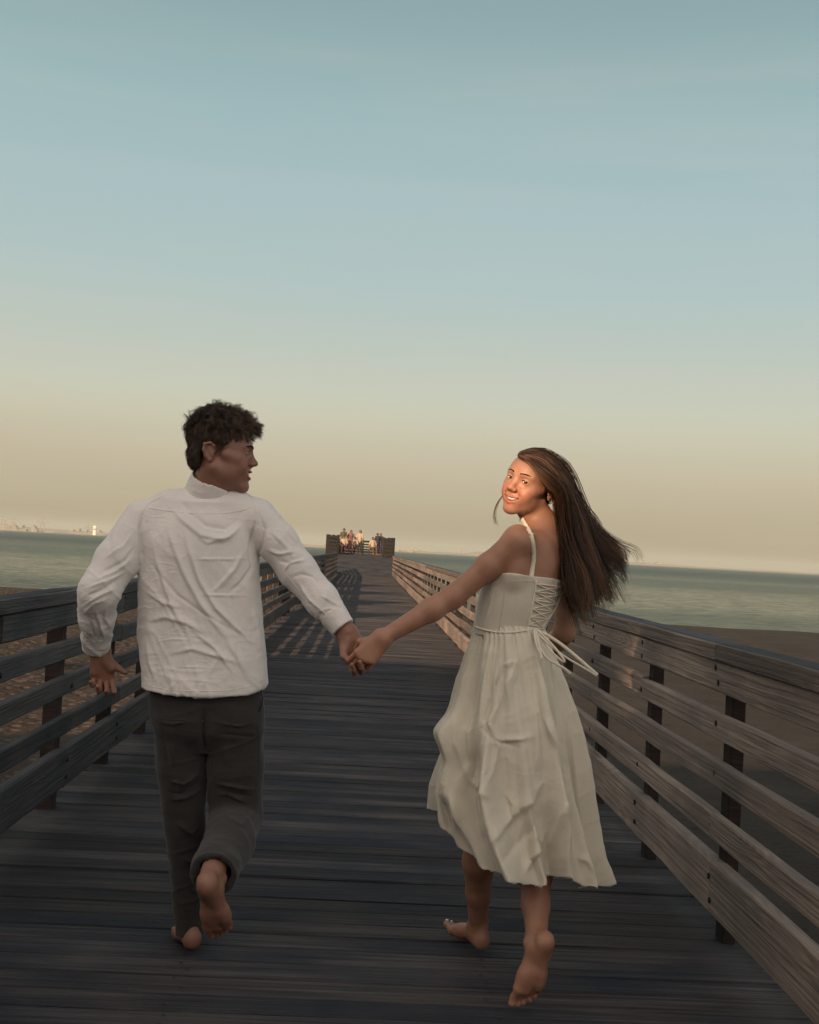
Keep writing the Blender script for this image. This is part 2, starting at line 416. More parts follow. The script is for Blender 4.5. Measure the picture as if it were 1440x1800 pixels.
def surface(prims, lo, hi, h):
    """surface nets over a narrow band; returns V, Q"""
    lo = np.array(lo, float); hi = np.array(hi, float)
    S = 4
    n = np.ceil((hi - lo) / (h * S)).astype(int) + 1
    ax = [lo[i] + np.arange(n[i]) * h * S for i in range(3)]
    G = np.stack(np.meshgrid(*ax, indexing='ij'), -1).reshape(-1, 3)
    C = field(prims, G).reshape(n)
    band = np.abs(C) < h * S * 1.75
    # fine grid: coarse node I covers fine nodes 4I-2 .. 4I+1
    fn = (n - 1) * S + 1
    idx = [np.clip((np.arange(fn[i]) + 2) // S, 0, n[i] - 1) for i in range(3)]
    F = C[np.ix_(*idx)].astype(np.float32)
    B = band[np.ix_(*idx)]
    act = np.nonzero(B)
    fa = [lo[i] + np.arange(fn[i]) * h for i in range(3)]
    pts = np.stack([fa[i][act[i]] for i in range(3)], -1)
    out = np.empty(len(pts), np.float32)
    for s in range(0, len(pts), 400000):
        out[s:s + 400000] = field(prims, pts[s:s + 400000])
    F[act] = out
    ins = F < 0
    cnt = np.zeros(tuple(fn - 1), np.int8)
    cs = [(a, b, c) for a in (0, 1) for b in (0, 1) for c in (0, 1)]
    sl = lambda a, m: slice(a, a + m - 1)
    for a, b, c in cs:
        cnt += ins[sl(a, fn[0]), sl(b, fn[1]), sl(c, fn[2])]
    ci = np.nonzero((cnt > 0) & (cnt < 8))
    K = len(ci[0])
    val = {c: F[ci[0] + c[0], ci[1] + c[1], ci[2] + c[2]] for c in cs}
    acc = np.zeros((K, 3)); w = np.zeros(K)
    for c in cs:
        for axn in range(3):
            if c[axn]: continue
            c2 = list(c); c2[axn] = 1; c2 = tuple(c2)
            f0, f1 = val[c], val[c2]
            m = (f0 < 0) != (f1 < 0)
            t = np.where(m, f0 / np.where(m, f0 - f1, 1), 0)
            pos = np.tile(np.array(c, float), (K, 1)); pos[:, axn] = t
            acc += pos * m[:, None]; w += m
    V = (acc / w[:, None] + np.stack(ci, -1)) * h + lo
    # one projection step on to the true surface
    g = np.zeros((K, 3)); e = h * 0.5
    f0 = field(prims, V)
    for i in range(3):
        d = np.zeros(3); d[i] = e
        g[:, i] = (field(prims, V + d) - f0) / e
    g /= np.maximum(np.linalg.norm(g, axis=1), 0.3)[:, None]
    V -= np.clip(f0, -h * 0.7, h * 0.7)[:, None] * g
    im = np.full(tuple(fn - 1), -1, np.int32); im[ci] = np.arange(K)
    Q = []
    for axn in range(3):
        o = [i for i in range(3) if i != axn]
        s0 = [slice(None)] * 3; s1 = [slice(None)] * 3
        s0[axn] = slice(0, fn[axn] - 1); s1[axn] = slice(1, fn[axn])
        for i in o: s0[i] = slice(1, fn[i] - 1); s1[i] = slice(1, fn[i] - 1)
        A = ins[tuple(s0)]; Bn = ins[tuple(s1)]
        e0 = np.nonzero(A != Bn)
        fl = A[e0]
        base = [e0[i].copy() for i in range(3)]
        for i in o: base[i] = base[i] + 1
        def at(da, db):
            q = [x.copy() for x in base]; q[o[0]] -= da; q[o[1]] -= db
            return im[q[0], q[1], q[2]]
        q = np.stack([at(1, 1), at(0, 1), at(0, 0), at(1, 0)], -1)
        if axn == 1: fl = ~fl
        q[~fl] = q[~fl][:, ::-1]
        Q.append(q[(q >= 0).all(1)])
    return V, np.concatenate(Q)

def vnormals(V, Q):
    a = V[Q[:, 2]] - V[Q[:, 0]]; b = V[Q[:, 3 if Q.shape[1] == 4 else 1]] - V[Q[:, 1 if Q.shape[1] == 4 else 0]]
    n = np.cross(a, b) if Q.shape[1] == 4 else np.cross(b, a)
    out = np.zeros_like(V)
    for i in range(Q.shape[1]): 
        for c in range(3): out[:, c] += np.bincount(Q[:, i], n[:, c], len(V))
    return out / np.maximum(np.linalg.norm(out, axis=1), 1e-12)[:, None]

def joinVQ(parts):
    Vs, Qs, o = [], [], 0
    for V, Q in parts:
        Vs.append(V); Qs.append(Q + o); o += len(V)
    return np.concatenate(Vs), np.concatenate(Qs)

# cloth folds: ridges (amp > 0) and valleys (amp < 0) along lines on the cloth, in metres
def fold_lines(V, Nn, folds, D, side=-1, soft=0.0):
    """folds: (pixel polyline, width, amplitude). Only cloth facing the given side along y is moved."""
    out = np.zeros(len(V))
    face = np.clip(side * Nn[:, 1] * 1.6, 0, 1)
    for pts, w, a in folds:
        pp = np.array([P(x, y, D)[[0, 2]] for x, y in pts])
        best = np.full(len(V), 9.0); tt = np.zeros(len(V))
        L = np.r_[0, np.cumsum(np.linalg.norm(np.diff(pp, axis=0), axis=1))]
        q = V[:, [0, 2]]
        lo = pp.min(0) - 4 * w; hi = pp.max(0) + 4 * w
        m = np.nonzero(((q > lo) & (q < hi)).all(1) & (face > 0))[0]
        if not len(m): continue
        q = q[m]; bd = np.full(len(m), 9.0); bt = np.zeros(len(m)); bs = np.ones(len(m))
        for i in range(len(pp) - 1):
            ab = pp[i + 1] - pp[i]; l2 = ab @ ab
            t = np.clip(((q - pp[i]) @ ab) / l2, 0, 1)
            e = q - pp[i] - t[:, None] * ab
            d = np.sqrt((e * e).sum(1)); c = d < bd
            bd[c] = d[c]; bt[c] = ((L[i] + t * math.sqrt(l2)) / L[-1])[c]
            sgn = np.sign(ab[0] * e[:, 1] - ab[1] * e[:, 0]); bs[c] = sgn[c]
        ww = np.where(bs > 0, w, w * 0.45)          # folds are steeper on one side
        out[m] += a * ((0.55 + 0.45 * soft) * np.exp(-(bd / ww) ** 2) + 0.6 * (1 - soft) * np.exp(-1.7 * bd / ww)) * (lambda e_: e_ * e_ * (3 - 2 * e_))(np.clip(np.minimum(bt, 1 - bt) * 2.6 + 0.02, 0, 1)) * face[m]
    return out

def creases(V, dirn, fl, fa, seed):
    """long sharp creases running along dirn (in the x-z plane)"""
    d = np.array((dirn[0], 0, dirn[1]), float); d /= np.linalg.norm(d); e = np.array((-d[2], 0, d[0]))
    w = 0.05 * np.stack([vnoise(V * 4 + 11, seed + 1), vnoise(V * 4 + 17, seed + 2)], -1)
    q = np.stack([(V @ d + w[:, 0]) * fl, (V @ e + w[:, 1]) * fa, V[:, 1] * fa * 0.4], -1)
    n = 1 - np.abs(vnoise(q + 25, seed)) * 2.2
    return np.clip(n, -0.3, 1) ** 3 * np.clip(vnoise(V * 5 + 3, seed + 5) + 0.6, 0, 1)

def vnoise(p, seed=0):
    """cheap smooth 3-D value noise, -1..1"""
    r = np.random.default_rng(seed); T = r.uniform(-1, 1, (64, 64, 64)).astype(np.float32)
    i = np.floor(p).astype(int); f = p - i; f = f * f * (3 - 2 * f)
    o = 0
    for a in (0, 1):
        for b in (0, 1):
            for c in (0, 1):
                w = (f[:, 0] if a else 1 - f[:, 0]) * (f[:, 1] if b else 1 - f[:, 1]) * (f[:, 2] if c else 1 - f[:, 2])
                o = o + w * T[(i[:, 0] + a) % 64, (i[:, 1] + b) % 64, (i[:, 2] + c) % 64]
    return o
def ridged(p, seed=0):
    return 1 - 2 * np.abs(vnoise(p, seed))

# ------------------------------------------------------------------ anatomy
from mathutils.bvhtree import BVHTree
def bvh_of(V, Q): return BVHTree.FromPolygons([tuple(v) for v in V], [tuple(int(i) for i in q) for q in Q])
def seam_on(tree, pix, name, mat, parent, r=0.0011, off=0.0004, n=26):
    """a stitched seam laid on the cloth where the camera ray meets it"""
    pix = np.array(pix, float); L = np.r_[0, np.cumsum(np.linalg.norm(np.diff(pix, axis=0), axis=1))]
    pts = []
    for s in np.linspace(0, L[-1], n):
        x = np.interp(s, L, pix[:, 0]); y = np.interp(s, L, pix[:, 1])
        d = (cam_R @ Vector(((x - 720) / F_PX, -(y - 900) / F_PX, -1.0))).normalized()
        h = tree.ray_cast(Vector((0, 0, CAM_Z)), d)
        if h[0] is not None: pts.append(h[0] - d * off)
    if len(pts) < 3: return
    a = np.array([tuple(p) for p in pts]); a[1:-1] = (a[:-2] + 2 * a[1:-1] + a[2:]) / 4
    mb = MB(); mb.tube(a, r, 5)
    return link(name, mb.mesh(name, mat, True), parent)
class Frame:
    """local frame: x, y, z axes as world vectors, origin o"""
    def __init__(s, o, y, z, sc=1.0, flip=False):
        s.o = np.array(o, float); y = np.array(y, float); y /= np.linalg.norm(y)
        z = np.array(z, float); z = z - y * (z @ y); z /= np.linalg.norm(z)
        x = np.cross(y, z)
        if flip: x = -x
        s.R = np.stack([x, y, z], 1); s.s = sc
    def __call__(s, *p): return s.o + s.s * (s.R @ np.array(p, float))
    def local(s, V): return ((V - s.o) @ s.R) / s.s

def foot_prims(fr, toe=0.0, k=0.014):
    """fr: origin ankle joint, y to the toes, z up the shin side; x towards the big toe"""
    s = fr.s
    P_ = []
    P_.append(seg(fr(0, 0.0, 0.02), fr(0.002, 0.0, -0.02), 0.034 * s, 0.036 * s, k))
    P_.append(ell(fr(0.0, -0.035, -0.045), np.array((0.031, 0.036, 0.033)) * s, fr.R, k))
    P_.append(seg(fr(0, -0.03, 0.03), fr(0, -0.045, -0.03), 0.018 * s, 0.022 * s, k))
    P_.append(seg(fr(0.002, 0.01, -0.022), fr(0.018, 0.09, -0.045), 0.034 * s, 0.024 * s, 0.02))
    P_.append(seg(fr(-0.006, 0.0, -0.045), fr(-0.026, 0.085, -0.06), 0.026 * s, 0.018 * s, 0.02))
    P_.append(seg(fr(0.018, 0.09, -0.047), fr(0.028, 0.128, -0.058), 0.024 * s, 0.019 * s, 0.018))
    P_.append(seg(fr(0.0, 0.07, -0.05), fr(0.003, 0.128, -0.062), 0.024 * s, 0.015 * s, 0.02))
    P_.append(seg(fr(-0.022, 0.07, -0.057), fr(-0.030, 0.108, -0.065), 0.019 * s, 0.014 * s, 0.018))
    P_.append(ell(fr(-0.034, -0.0, -0.0), np.array((0.010, 0.013, 0.014)) * s, fr.R, 0.01))
    P_.append(ell(fr(0.034, 0.004, 0.004), np.array((0.010, 0.013, 0.014)) * s, fr.R, 0.01))
    tz = math.sin(toe); ty = math.cos(toe)
    for x, y0, L, r in ((0.030, 0.135, 0.050, 0.0125), (0.010, 0.140, 0.044, 0.0085), (-0.005, 0.135, 0.038, 0.008), (-0.020, 0.127, 0.031, 0.0078), (-0.033, 0.115, 0.027, 0.0078)):
        a = (x, y0, -0.064); b = (x * 1.02, y0 + L * 0.6 * ty, -0.060 + L * 0.6 * tz); c = (x * 0.98, y0 + L * ty, -0.068 + L * tz)
        P_ += chain([fr(*a), fr(*b), fr(*c)], [r * s * 1.02, r * s * 0.92, r * s], 0.005)
    return P_

def hand_prims(fr, curls, thumb, spread=0.06, k=0.01, wrist=0.024):
    """fr: origin wrist, y to the fingers, z out of the back of the hand, x to the thumb.
    curls: 4 x (a1, a2, a3) bends in degrees; thumb: 3 points in the local frame"""
    s = fr.s; P_ = []
    xs = (0.028, 0.009, -0.011, -0.029); ys = (0.090, 0.094, 0.088, 0.078); wx = (0.014, 0.005, -0.005, -0.013)
    for x, y, w_ in zip(xs, ys, wx):
        P_.append(seg(fr(w_, 0.0, 0), fr(x, y, 0.001), 0.0165 * s, 0.0118 * s, 0.016))
    P_.append(seg(fr(0.012, 0.02, -0.008), fr(0.032, 0.052, -0.012), 0.018 * s, 0.014 * s, 0.014))   # ball of the thumb
    P_.append(seg(fr(-0.016, 0.015, -0.008), fr(-0.026, 0.06, -0.008), 0.014 * s, 0.012 * s, 0.014))
    P_.append(ell(fr(0, 0, 0), np.array((wrist, 0.022, wrist * 0.72)) * s, fr.R, 0.014))
    lens = ((0.043, 0.026, 0.021), (0.047, 0.030, 0.022), (0.043, 0.028, 0.022), (0.033, 0.020, 0.019))
    rad = ((0.0094, 0.0084, 0.0078, 0.0066), (0.0096, 0.0086, 0.008, 0.0067), (0.009, 0.0082, 0.0076, 0.0064), (0.0082, 0.0073, 0.0068, 0.0058))
    tips = []
    for i in range(4):
        p = np.array((xs[i], ys[i], 0.0)); ang = 0.0; sp = spread * (1.5 - i)
        pts = [p]
        for j in range(3):
            ang += math.radians(curls[i][j])
            d = np.array((math.sin(sp), math.cos(sp) * math.cos(ang), -math.sin(ang)))
            p = p + d * lens[i][j]; pts.append(p)
        P_ += chain([fr(*q) for q in pts], [r * s for r in rad[i]], 0.003)
        tips.append(fr(*pts[-1]))
    P_ += chain([fr(*q) for q in thumb], [0.0125 * s, 0.0105 * s, 0.0085 * s][:len(thumb)], 0.005)
    return P_

def head_prims(fr, female=False, teeth=True):
    s = fr.s; R = fr.R; A = []
    E = lambda c, r, k=0.012, op='u': A.append(ell(fr(*c), np.array(r) * s, R, k * s, op))
    G = lambda a, b, ra, rb, k=0.01, op='u': A.append(seg(fr(*a), fr(*b), ra * s, rb * s, k * s, op))
    E((0, -0.012, 0.042), (0.074, 0.095, 0.084))
    E((0, 0.035, 0.03), (0.066, 0.060, 0.066), 0.02)
    E((0, 0.034, -0.012), (0.060 if female else 0.062, 0.058, 0.075), 0.02)
    jw = 0.0455 if female else 0.055
    E((0, 0.036, -0.058 if female else -0.060), (jw, 0.048, 0.040 if female else 0.044), 0.02)
    ch = 0.009 if female else 0.0
    G((0.0, 0.077, -0.098 + ch), (0.0, 0.072, -0.094 + ch), 0.0165 if female else 0.0185, 0.018, 0.022)
    for sx in (-1, 1):
        G((sx * (jw + 0.002), -0.018, -0.040 if female else -0.046), (sx * 0.012, 0.072, -0.100 + ch), 0.0165, 0.013, 0.022)
        E((sx * 0.040, 0.030, -0.040), (0.019 if not female else 0.016, 0.034, 0.034), 0.03)
        G((sx * 0.050, 0.052, -0.012), (sx * 0.062, 0.018, -0.004), 0.015, 0.011, 0.018)         # cheek bone
        E((sx * 0.034, 0.067, -0.036), (0.020, 0.017, 0.021), 0.018)                            # smiling cheek
        bz = 0.031 if female else 0.029
        G((sx * 0.010, 0.0865, bz - 0.001), (sx * 0.046, 0.069, bz + 0.001), 0.0085 if female else 0.0105, 0.008, 0.012)
        E((sx * 0.031, 0.101, 0.012), (0.018, 0.018, 0.0135), 0.014, 's')                       # socket
        E((sx * 0.0315, 0.0735, 0.0115), (0.0148, 0.0142, 0.0138), 0.004)                       # lids
        A.append(seg(fr(sx * 0.0225, 0.0885, 0.0095), fr(sx * 0.041, 0.0845, 0.0112), 0.0046 * s, 0.0040 * s, 0.0010, 's'))   # slit between the lids
        # nose wing and nostril
        E((sx * 0.0125, 0.0985, -0.0245), (0.0078, 0.011, 0.0078), 0.006)
        E((sx * 0.0070, 0.104, -0.0325), (0.0034, 0.006, 0.004), 0.003, 's')
        # ear
        ez = 0.0
        pts = [(0.069, -0.022, 0.006), (0.073, -0.022, 0.020), (0.079, -0.036, 0.029), (0.085, -0.052, 0.024), (0.084, -0.054, 0.004), (0.078, -0.046, -0.014), (0.072, -0.034, -0.026), (0.069, -0.027, -0.020)]
        A.extend(chain([fr(sx * x, y, z) for x, y, z in pts], [0.0036 * s, 0.004 * s, 0.0042 * s, 0.0042 * s, 0.004 * s, 0.0042 * s, 0.006 * s, 0.004 * s], 0.004 * s))
        E((sx * 0.0745, -0.039, 0.002), (0.0035, 0.015, 0.023), 0.006)
        G((sx * 0.070, -0.024, 0.0), (sx * 0.070, -0.024, -0.010), 0.004, 0.004, 0.005)
    # nose
    G((0, 0.083, 0.022), (0, 0.1045, -0.014), 0.0085, 0.0092, 0.012)
    E((0, 0.108, -0.020), (0.0105, 0.0115, 0.0095), 0.007)
    G((0, 0.098, -0.030), (0, 0.090, -0.036), 0.005, 0.005, 0.006)
    # muzzle and lips, corners pulled up by the smile
    E((0, 0.072, -0.058), (0.032, 0.024, 0.026), 0.016)
    w = 0.0345 if female else 0.0340
    for sx in (-1, 1):
        A.append(seg(fr(sx * 0.019, 0.0955, -0.031), fr(sx * 0.0405, 0.071, -0.052), 0.0016 * s, 0.0012 * s, 0.009 * s, 's'))
        E((sx * 0.0375, 0.0705, -0.0465), (0.004, 0.006, 0.004), 0.006, 's')
    up = [(-w, 0.0725, -0.0450), (-0.016, 0.0915, -0.0505), (-0.005, 0.0972, -0.0490), (0, 0.0972, -0.0500), (0.005, 0.0972, -0.0490), (0.016, 0.0915, -0.0505), (w, 0.0725, -0.0450)]
    lo = [(-w, 0.0722, -0.0466), (-0.016, 0.0895, -0.0665), (0, 0.0945, -0.0705), (0.016, 0.0895, -0.0665), (w, 0.0722, -0.0466)]
    A.extend(chain([fr(*q) for q in up], [0.0028 * s, 0.004 * s, 0.0042 * s, 0.0038 * s, 0.0042 * s, 0.004 * s, 0.0028 * s], 0.004 * s))
    mo = [(-w * 0.84, 0.083, -0.0490), (-0.012, 0.096, -0.0575), (0, 0.100, -0.0590), (0.012, 0.096, -0.0575), (w * 0.84, 0.083, -0.0490)]
    A.extend(chain([fr(*q) for q in mo], [0.0034 * s, 0.0064 * s, 0.0070 * s, 0.0064 * s, 0.0034 * s], 0.002 * s, 's'))
    mo = [(-w * 0.75, 0.078, -0.0520), (0, 0.088, -0.0590), (w * 0.75, 0.078, -0.0520)]
    A.extend(chain([fr(*q) for q in mo], [0.003 * s, 0.006 * s, 0.003 * s], 0.002 * s, 's'))
    A.extend(chain([fr(*q) for q in lo], [0.0026 * s, 0.0042 * s, 0.0052 * s, 0.0042 * s, 0.0026 * s], 0.003 * s))
    return A

def head_attrs(fr, V, w):
    q = fr.local(V); x, y, z = q.T
    def near(pts, r):
        d = np.full(len(q), 9.0)
        for i in range(len(pts) - 1):
            a, b = np.array(pts[i]), np.array(pts[i + 1]); ab = b - a
            t = np.clip(((q - a) @ ab) / (ab @ ab), 0, 1); d = np.minimum(d, np.linalg.norm(q - a - t[:, None] * ab, axis=1))
        return np.clip(1.6 - d / r, 0, 1)
    up = [(-w, 0.0725, -0.0450), (-0.016, 0.0925, -0.0505), (0, 0.0985, -0.0495), (0.016, 0.0925, -0.0505), (w, 0.0725, -0.0450)]
    lo = [(-w, 0.0722, -0.0466), (-0.016, 0.0905, -0.0665), (0, 0.0965, -0.0705), (0.016, 0.0905, -0.0665), (w, 0.0722, -0.0466)]
    lip = np.maximum(near(up, 0.0042), near(lo, 0.005))
    fl = np.exp(-((np.abs(x) - 0.038) / 0.018) ** 2 - ((z + 0.032) / 0.02) ** 2) * (y > 0.03) * 0.55 + np.exp(-(x / 0.014) ** 2 - ((z + 0.02) / 0.014) ** 2) * (y > 0.085) * 0.4
    return lip, fl

def face_bits(fr, person, gaze, brow_mat, female):
    """eyes, teeth, brows as parts of the person"""
    s = fr.s
    for sx in (-1, 1):
        c = fr(sx * 0.0315, 0.0735, 0.0112)
        V, Q = uv_ball(c, 0.0127 * s, 20, 14)
        eye = link('eye', np_mesh('eye', V, Q, M['eye']), person)
        g = gaze / np.linalg.norm(gaze)
        V, Q = disc_cap(c, g, 0.0131 * s, 0.0066 * s)
        link('iris', np_mesh('iris', V, Q, M['iris']), eye)
        # lashes: short dark arc on the upper lid
        mb = MB()
        arc = [fr(sx * (0.0215 + 0.0205 * t), 0.0893 - 0.0030 * t - 0.004 * t * t, 0.0128 + 0.0034 * math.sin(math.pi * (0.15 + 0.75 * t)) - 0.001 * t) for t in np.linspace(0, 1, 8)]
        mb.tube(arc, [0.0006 * s] + [0.0015 * s] * 6 + [0.0009 * s], 5)
        low = [fr(sx * (0.0225 + 0.0190 * t), 0.0888 - 0.0030 * t - 0.004 * t * t, 0.0075 + 0.0018 * t * t - 0.0012 * math.sin(math.pi * t)) for t in np.linspace(0, 1, 8)]
        mb.tube(low, 0.0006 * s, 4)
        link('eyelash', mb.mesh('eyelash', M['iris'], True), person)
    # brows: short overlapping hairs
    r = np.random.default_rng(3)
    for sx in (-1, 1):
        mb = MB()
        for i in range(90):
            t = r.uniform(0, 1); h = r.uniform(-1, 1) * (0.0030 - 0.0018 * t)
            zc = 0.0315 + 0.0055 * math.sin(math.pi * min(t * 0.85 + 0.1, 1)) - (0.004 if not female else 0.0)
            x = 0.012 + 0.036 * t; y = 0.0985 - 0.006 * t - 0.0125 * t * t - (0.001 if female else -0.002)
            a = fr(sx * x, y, zc + h); b = fr(sx * (x + 0.006), y - 0.001 - 0.003 * t, zc + h * 0.5 + 0.0012)
            mb.tube([a, b], [0.0011 * s, 0.0005 * s], 3)
        link('eyebrow', mb.mesh('eyebrow', brow_mat), person)
    V = []; Q = []
    w = 0.0265; n = 16
    for i in range(n + 1):
        x = -w + 2 * w * i / n
        y = 0.0935 - 0.0105 * (x / 0.0225) ** 2
        zt = -0.0500 + 0.0045 * (x / 0.0225) ** 2; zb = -0.0600 + 0.0085 * (x / 0.0225) ** 2
        notch = 0.0004 if i % 2 else 0
        V += [fr(x, y - notch, zt), fr(x, y - notch, zb), fr(x, y - 0.004, zt), fr(x, y - 0.004, zb)]
    for i in range(n):
        a = 4 * i; b = a + 4
        Q += [(a, a + 1, b + 1, b), (a + 2, b + 2, b + 3, a + 3), (a, b, b + 2, a + 2), (a + 1, a + 3, b + 3, b + 1)]
    link('teeth', np_mesh('teeth', V, Q, M['teeth']), person)

def uv_ball(c, r, nu=16, nv=10, sq=(1, 1, 1)):
    V = []; Q = []
    for j in range(nv + 1):
        ph = math.pi * (j + 0.001) / (nv + 0.002)
        for i in range(nu):
            th = 2 * math.pi * i / nu
            V.append((c[0] + r * sq[0] * math.sin(ph) * math.cos(th), c[1] + r * sq[1] * math.sin(ph) * math.sin(th), c[2] + r * sq[2] * math.cos(ph)))
    for j in range(nv):
        for i in range(nu):
            i2 = (i + 1) % nu
            Q.append((j * nu + i, (j + 1) * nu + i, (j + 1) * nu + i2, j * nu + i2))
    return np.array(V), np.array(Q)
def disc_cap(c, g, R, r):
    g = Vector(g); a = g.orthogonal().normalized(); b = g.cross(a)
    V = []; Q = []
    n = 16
    for j in range(5):
        rr = r * j / 4 + 1e-5
        h = math.sqrt(max(R * R - rr * rr, 0)) + 0.0002
        for i in range(n):
            t = 2 * math.pi * i / n
            V.append(tuple(Vector(c) + g * h + (a * math.cos(t) + b * math.sin(t)) * rr))
    for j in range(4):
        for i in range(n):
            i2 = (i + 1) % n
            Q.append((j * n + i, (j + 1) * n + i, (j + 1) * n + i2, j * n + i2))
    return np.array(V), np.array(Q)

def strands(curves, r0, r1, tone, mat, name, sides=3):
    """curves (n, k, 3) -> one mesh of thin tapering tubes"""
    C = np.asarray(curves, float); n, k, _ = C.shape
    T = np.gradient(C, axis=1); T /= np.linalg.norm(T, axis=2, keepdims=True) + 1e-9
    up = np.array((0.31, 0.87, 0.38)); A = np.cross(T, up); A /= np.linalg.norm(A, axis=2, keepdims=True) + 1e-9
    B = np.cross(T, A)
    t = np.linspace(0, 1, k); r0 = np.broadcast_to(r0, (n,)); r1 = np.broadcast_to(r1, (n,))
    rad = r0[:, None] + (r1 - r0)[:, None] * (t ** 1.5)[None]
    V = np.stack([C + rad[..., None] * (math.cos(2 * math.pi * s / sides) * A + math.sin(2 * math.pi * s / sides) * B) for s in range(sides)], 2)
    idx = np.arange(n * k * sides).reshape(n, k, sides)
    q = []
    for s in range(sides):
        s2 = (s + 1) % sides
        q.append(np.stack([idx[:, :-1, s], idx[:, :-1, s2], idx[:, 1:, s2], idx[:, 1:, s]], -1).reshape(-1, 4))
    tone = np.broadcast_to(np.asarray(tone)[:, None, None], (n, k, sides)).ravel()
    return np_mesh(name, V.reshape(-1, 3), np.concatenate(q), mat, True, {'tone': tone})
# ------------------------------------------------------------------ the pier
XL, XR = -1.42, 1.31                # inner faces of the two railings
def beam_mesh(name, L, w, t, mat, seed, chips=4, c=0.006, axis='X'):
    """a sawn board of length L (x), width w (y), thickness t (z, top at 0) with worn, uneven edges"""
    r = random.Random(seed); mb = MB()
    n = chips
    sec = []
    for i in range(n + 1):
        x = -L / 2 + L * i / n
        if 0 < i < n: x += r.uniform(-0.3, 0.3) * L / n
        e = [r.uniform(0.4, 1.6) * c for _ in range(4)]
        dy = r.uniform(-1, 1) * 0.0022; dz = r.uniform(-1, 1) * 0.0015
        y0, y1 = -w / 2 + dy, w / 2 + dy
        sec.append([(x, y0, -t + e[0]), (x, y0, -e[1] + dz), (x, y0 + e[1], dz), (x, y1 - e[2], dz), (x, y1, -e[2] + dz), (x, y1, -t + e[0])])
    for s in sec: mb.v += s
    for i in range(n):
        for k in range(6):
            k2 = (k + 1) % 6
            mb.f.append((i * 6 + k, (i + 1) * 6 + k, (i + 1) * 6 + k2, i * 6 + k2))
    mb.f.append(tuple(range(6))); mb.f.append(tuple(range(n * 6, n * 6 + 6))[::-1])
    return mb.mesh(name, mat)

def cp(name, me, parent, loc, rot=(0, 0, 0), scale=None):
    o = bpy.data.objects.new(name, me); COL.objects.link(o); o.parent = parent
    o.location = loc; o.rotation_euler = rot
    if scale: o.scale = scale
    return o

deck = tag(empty('pier_deck'), kind='structure')
PITCH_P = 0.1465
plank_mesh = [beam_mesh('plank', 3.16, 0.1415, 0.045, M['plank'], 100 + i, 4, 0.0045) for i in range(10)]
r_ = random.Random(5)
for i in range(300):
    y = 1.0 + i * PITCH_P
    o = cp('plank', plank_mesh[r_.randrange(10)], deck, (-0.055 + r_.uniform(-0.03, 0.03), y, r_.uniform(-0.004, 0.002)),
           (r_.uniform(-0.012, 0.012), 0, math.pi * r_.randrange(2) + r_.uniform(-0.0012, 0.0012)))
    o.scale = (1, r_.uniform(0.965, 1.0), 1)
def plank_field(name, y0, y1, x0, x1, z0, z1, parent):
    mb = MB(); n = int((y1 - y0) / PITCH_P); r = random.Random(11)
    for i in range(n):
        ya = y0 + (y1 - y0) * i / n; yb = y0 + (y1 - y0) * (i + 1) / n - 0.009
        za = z0 + (z1 - z0) * i / n; zb = z0 + (z1 - z0) * (i + 1) / n; j = r.uniform(-0.005, 0.001)
        b = len(mb.v)
        mb.v += [(x0, ya, za + j), (x1, ya, za + j), (x1, yb, zb + j), (x0, yb, zb + j), (x0, ya, za + j - 0.045), (x1, ya, za + j - 0.045), (x1, yb, zb + j - 0.045), (x0, yb, zb + j - 0.045)]
        mb.f += [tuple(b + q for q in f) for f in ((0, 1, 2, 3), (4, 7, 6, 5), (0, 4, 5, 1), (1, 5, 6, 2), (2, 6, 7, 3), (3, 7, 4, 0))]
    o = cp(name, mb.mesh(name, M['plank']), parent, (0, 0, 0)); o['kind'] = 'stuff'; return o
plank_field('far_planks', 1.0 + 299.5 * PITCH_P, 60.0, -1.635, 1.525, 0, 0, deck)
ramp = plank_field('ramp_planks', 60.02, 69.0, -2.0, 1.5, 0.0, 0.95, deck)
plank_field('platform_planks', 69.02, 99.0, -2.25, 1.6, 0.95, 0.95, deck)
mb = MB()
for x in (-1.45, -0.5, 0.45, 1.4): mb.box(x - 0.05, x + 0.05, 0.9, 60, -0.35, -0.055)
for y in np.arange(3.0, 60, 5.0):
    mb.box(-1.7, 1.6, y - 0.15, y + 0.15, -0.65, -0.352)
    for x in (-1.35, 1.25): mb.tube([(x, y, -0.652), (x, y, -4.5)], 0.17, 10)
for y in np.arange(64.0, 100, 6.0):
    for x in (-1.8, 1.2): mb.tube([(x, y, -0.1), (x, y, -4.5)], 0.17, 10)
cp('understructure', mb.mesh('understructure', M['post']), deck, (0, 0, 0))

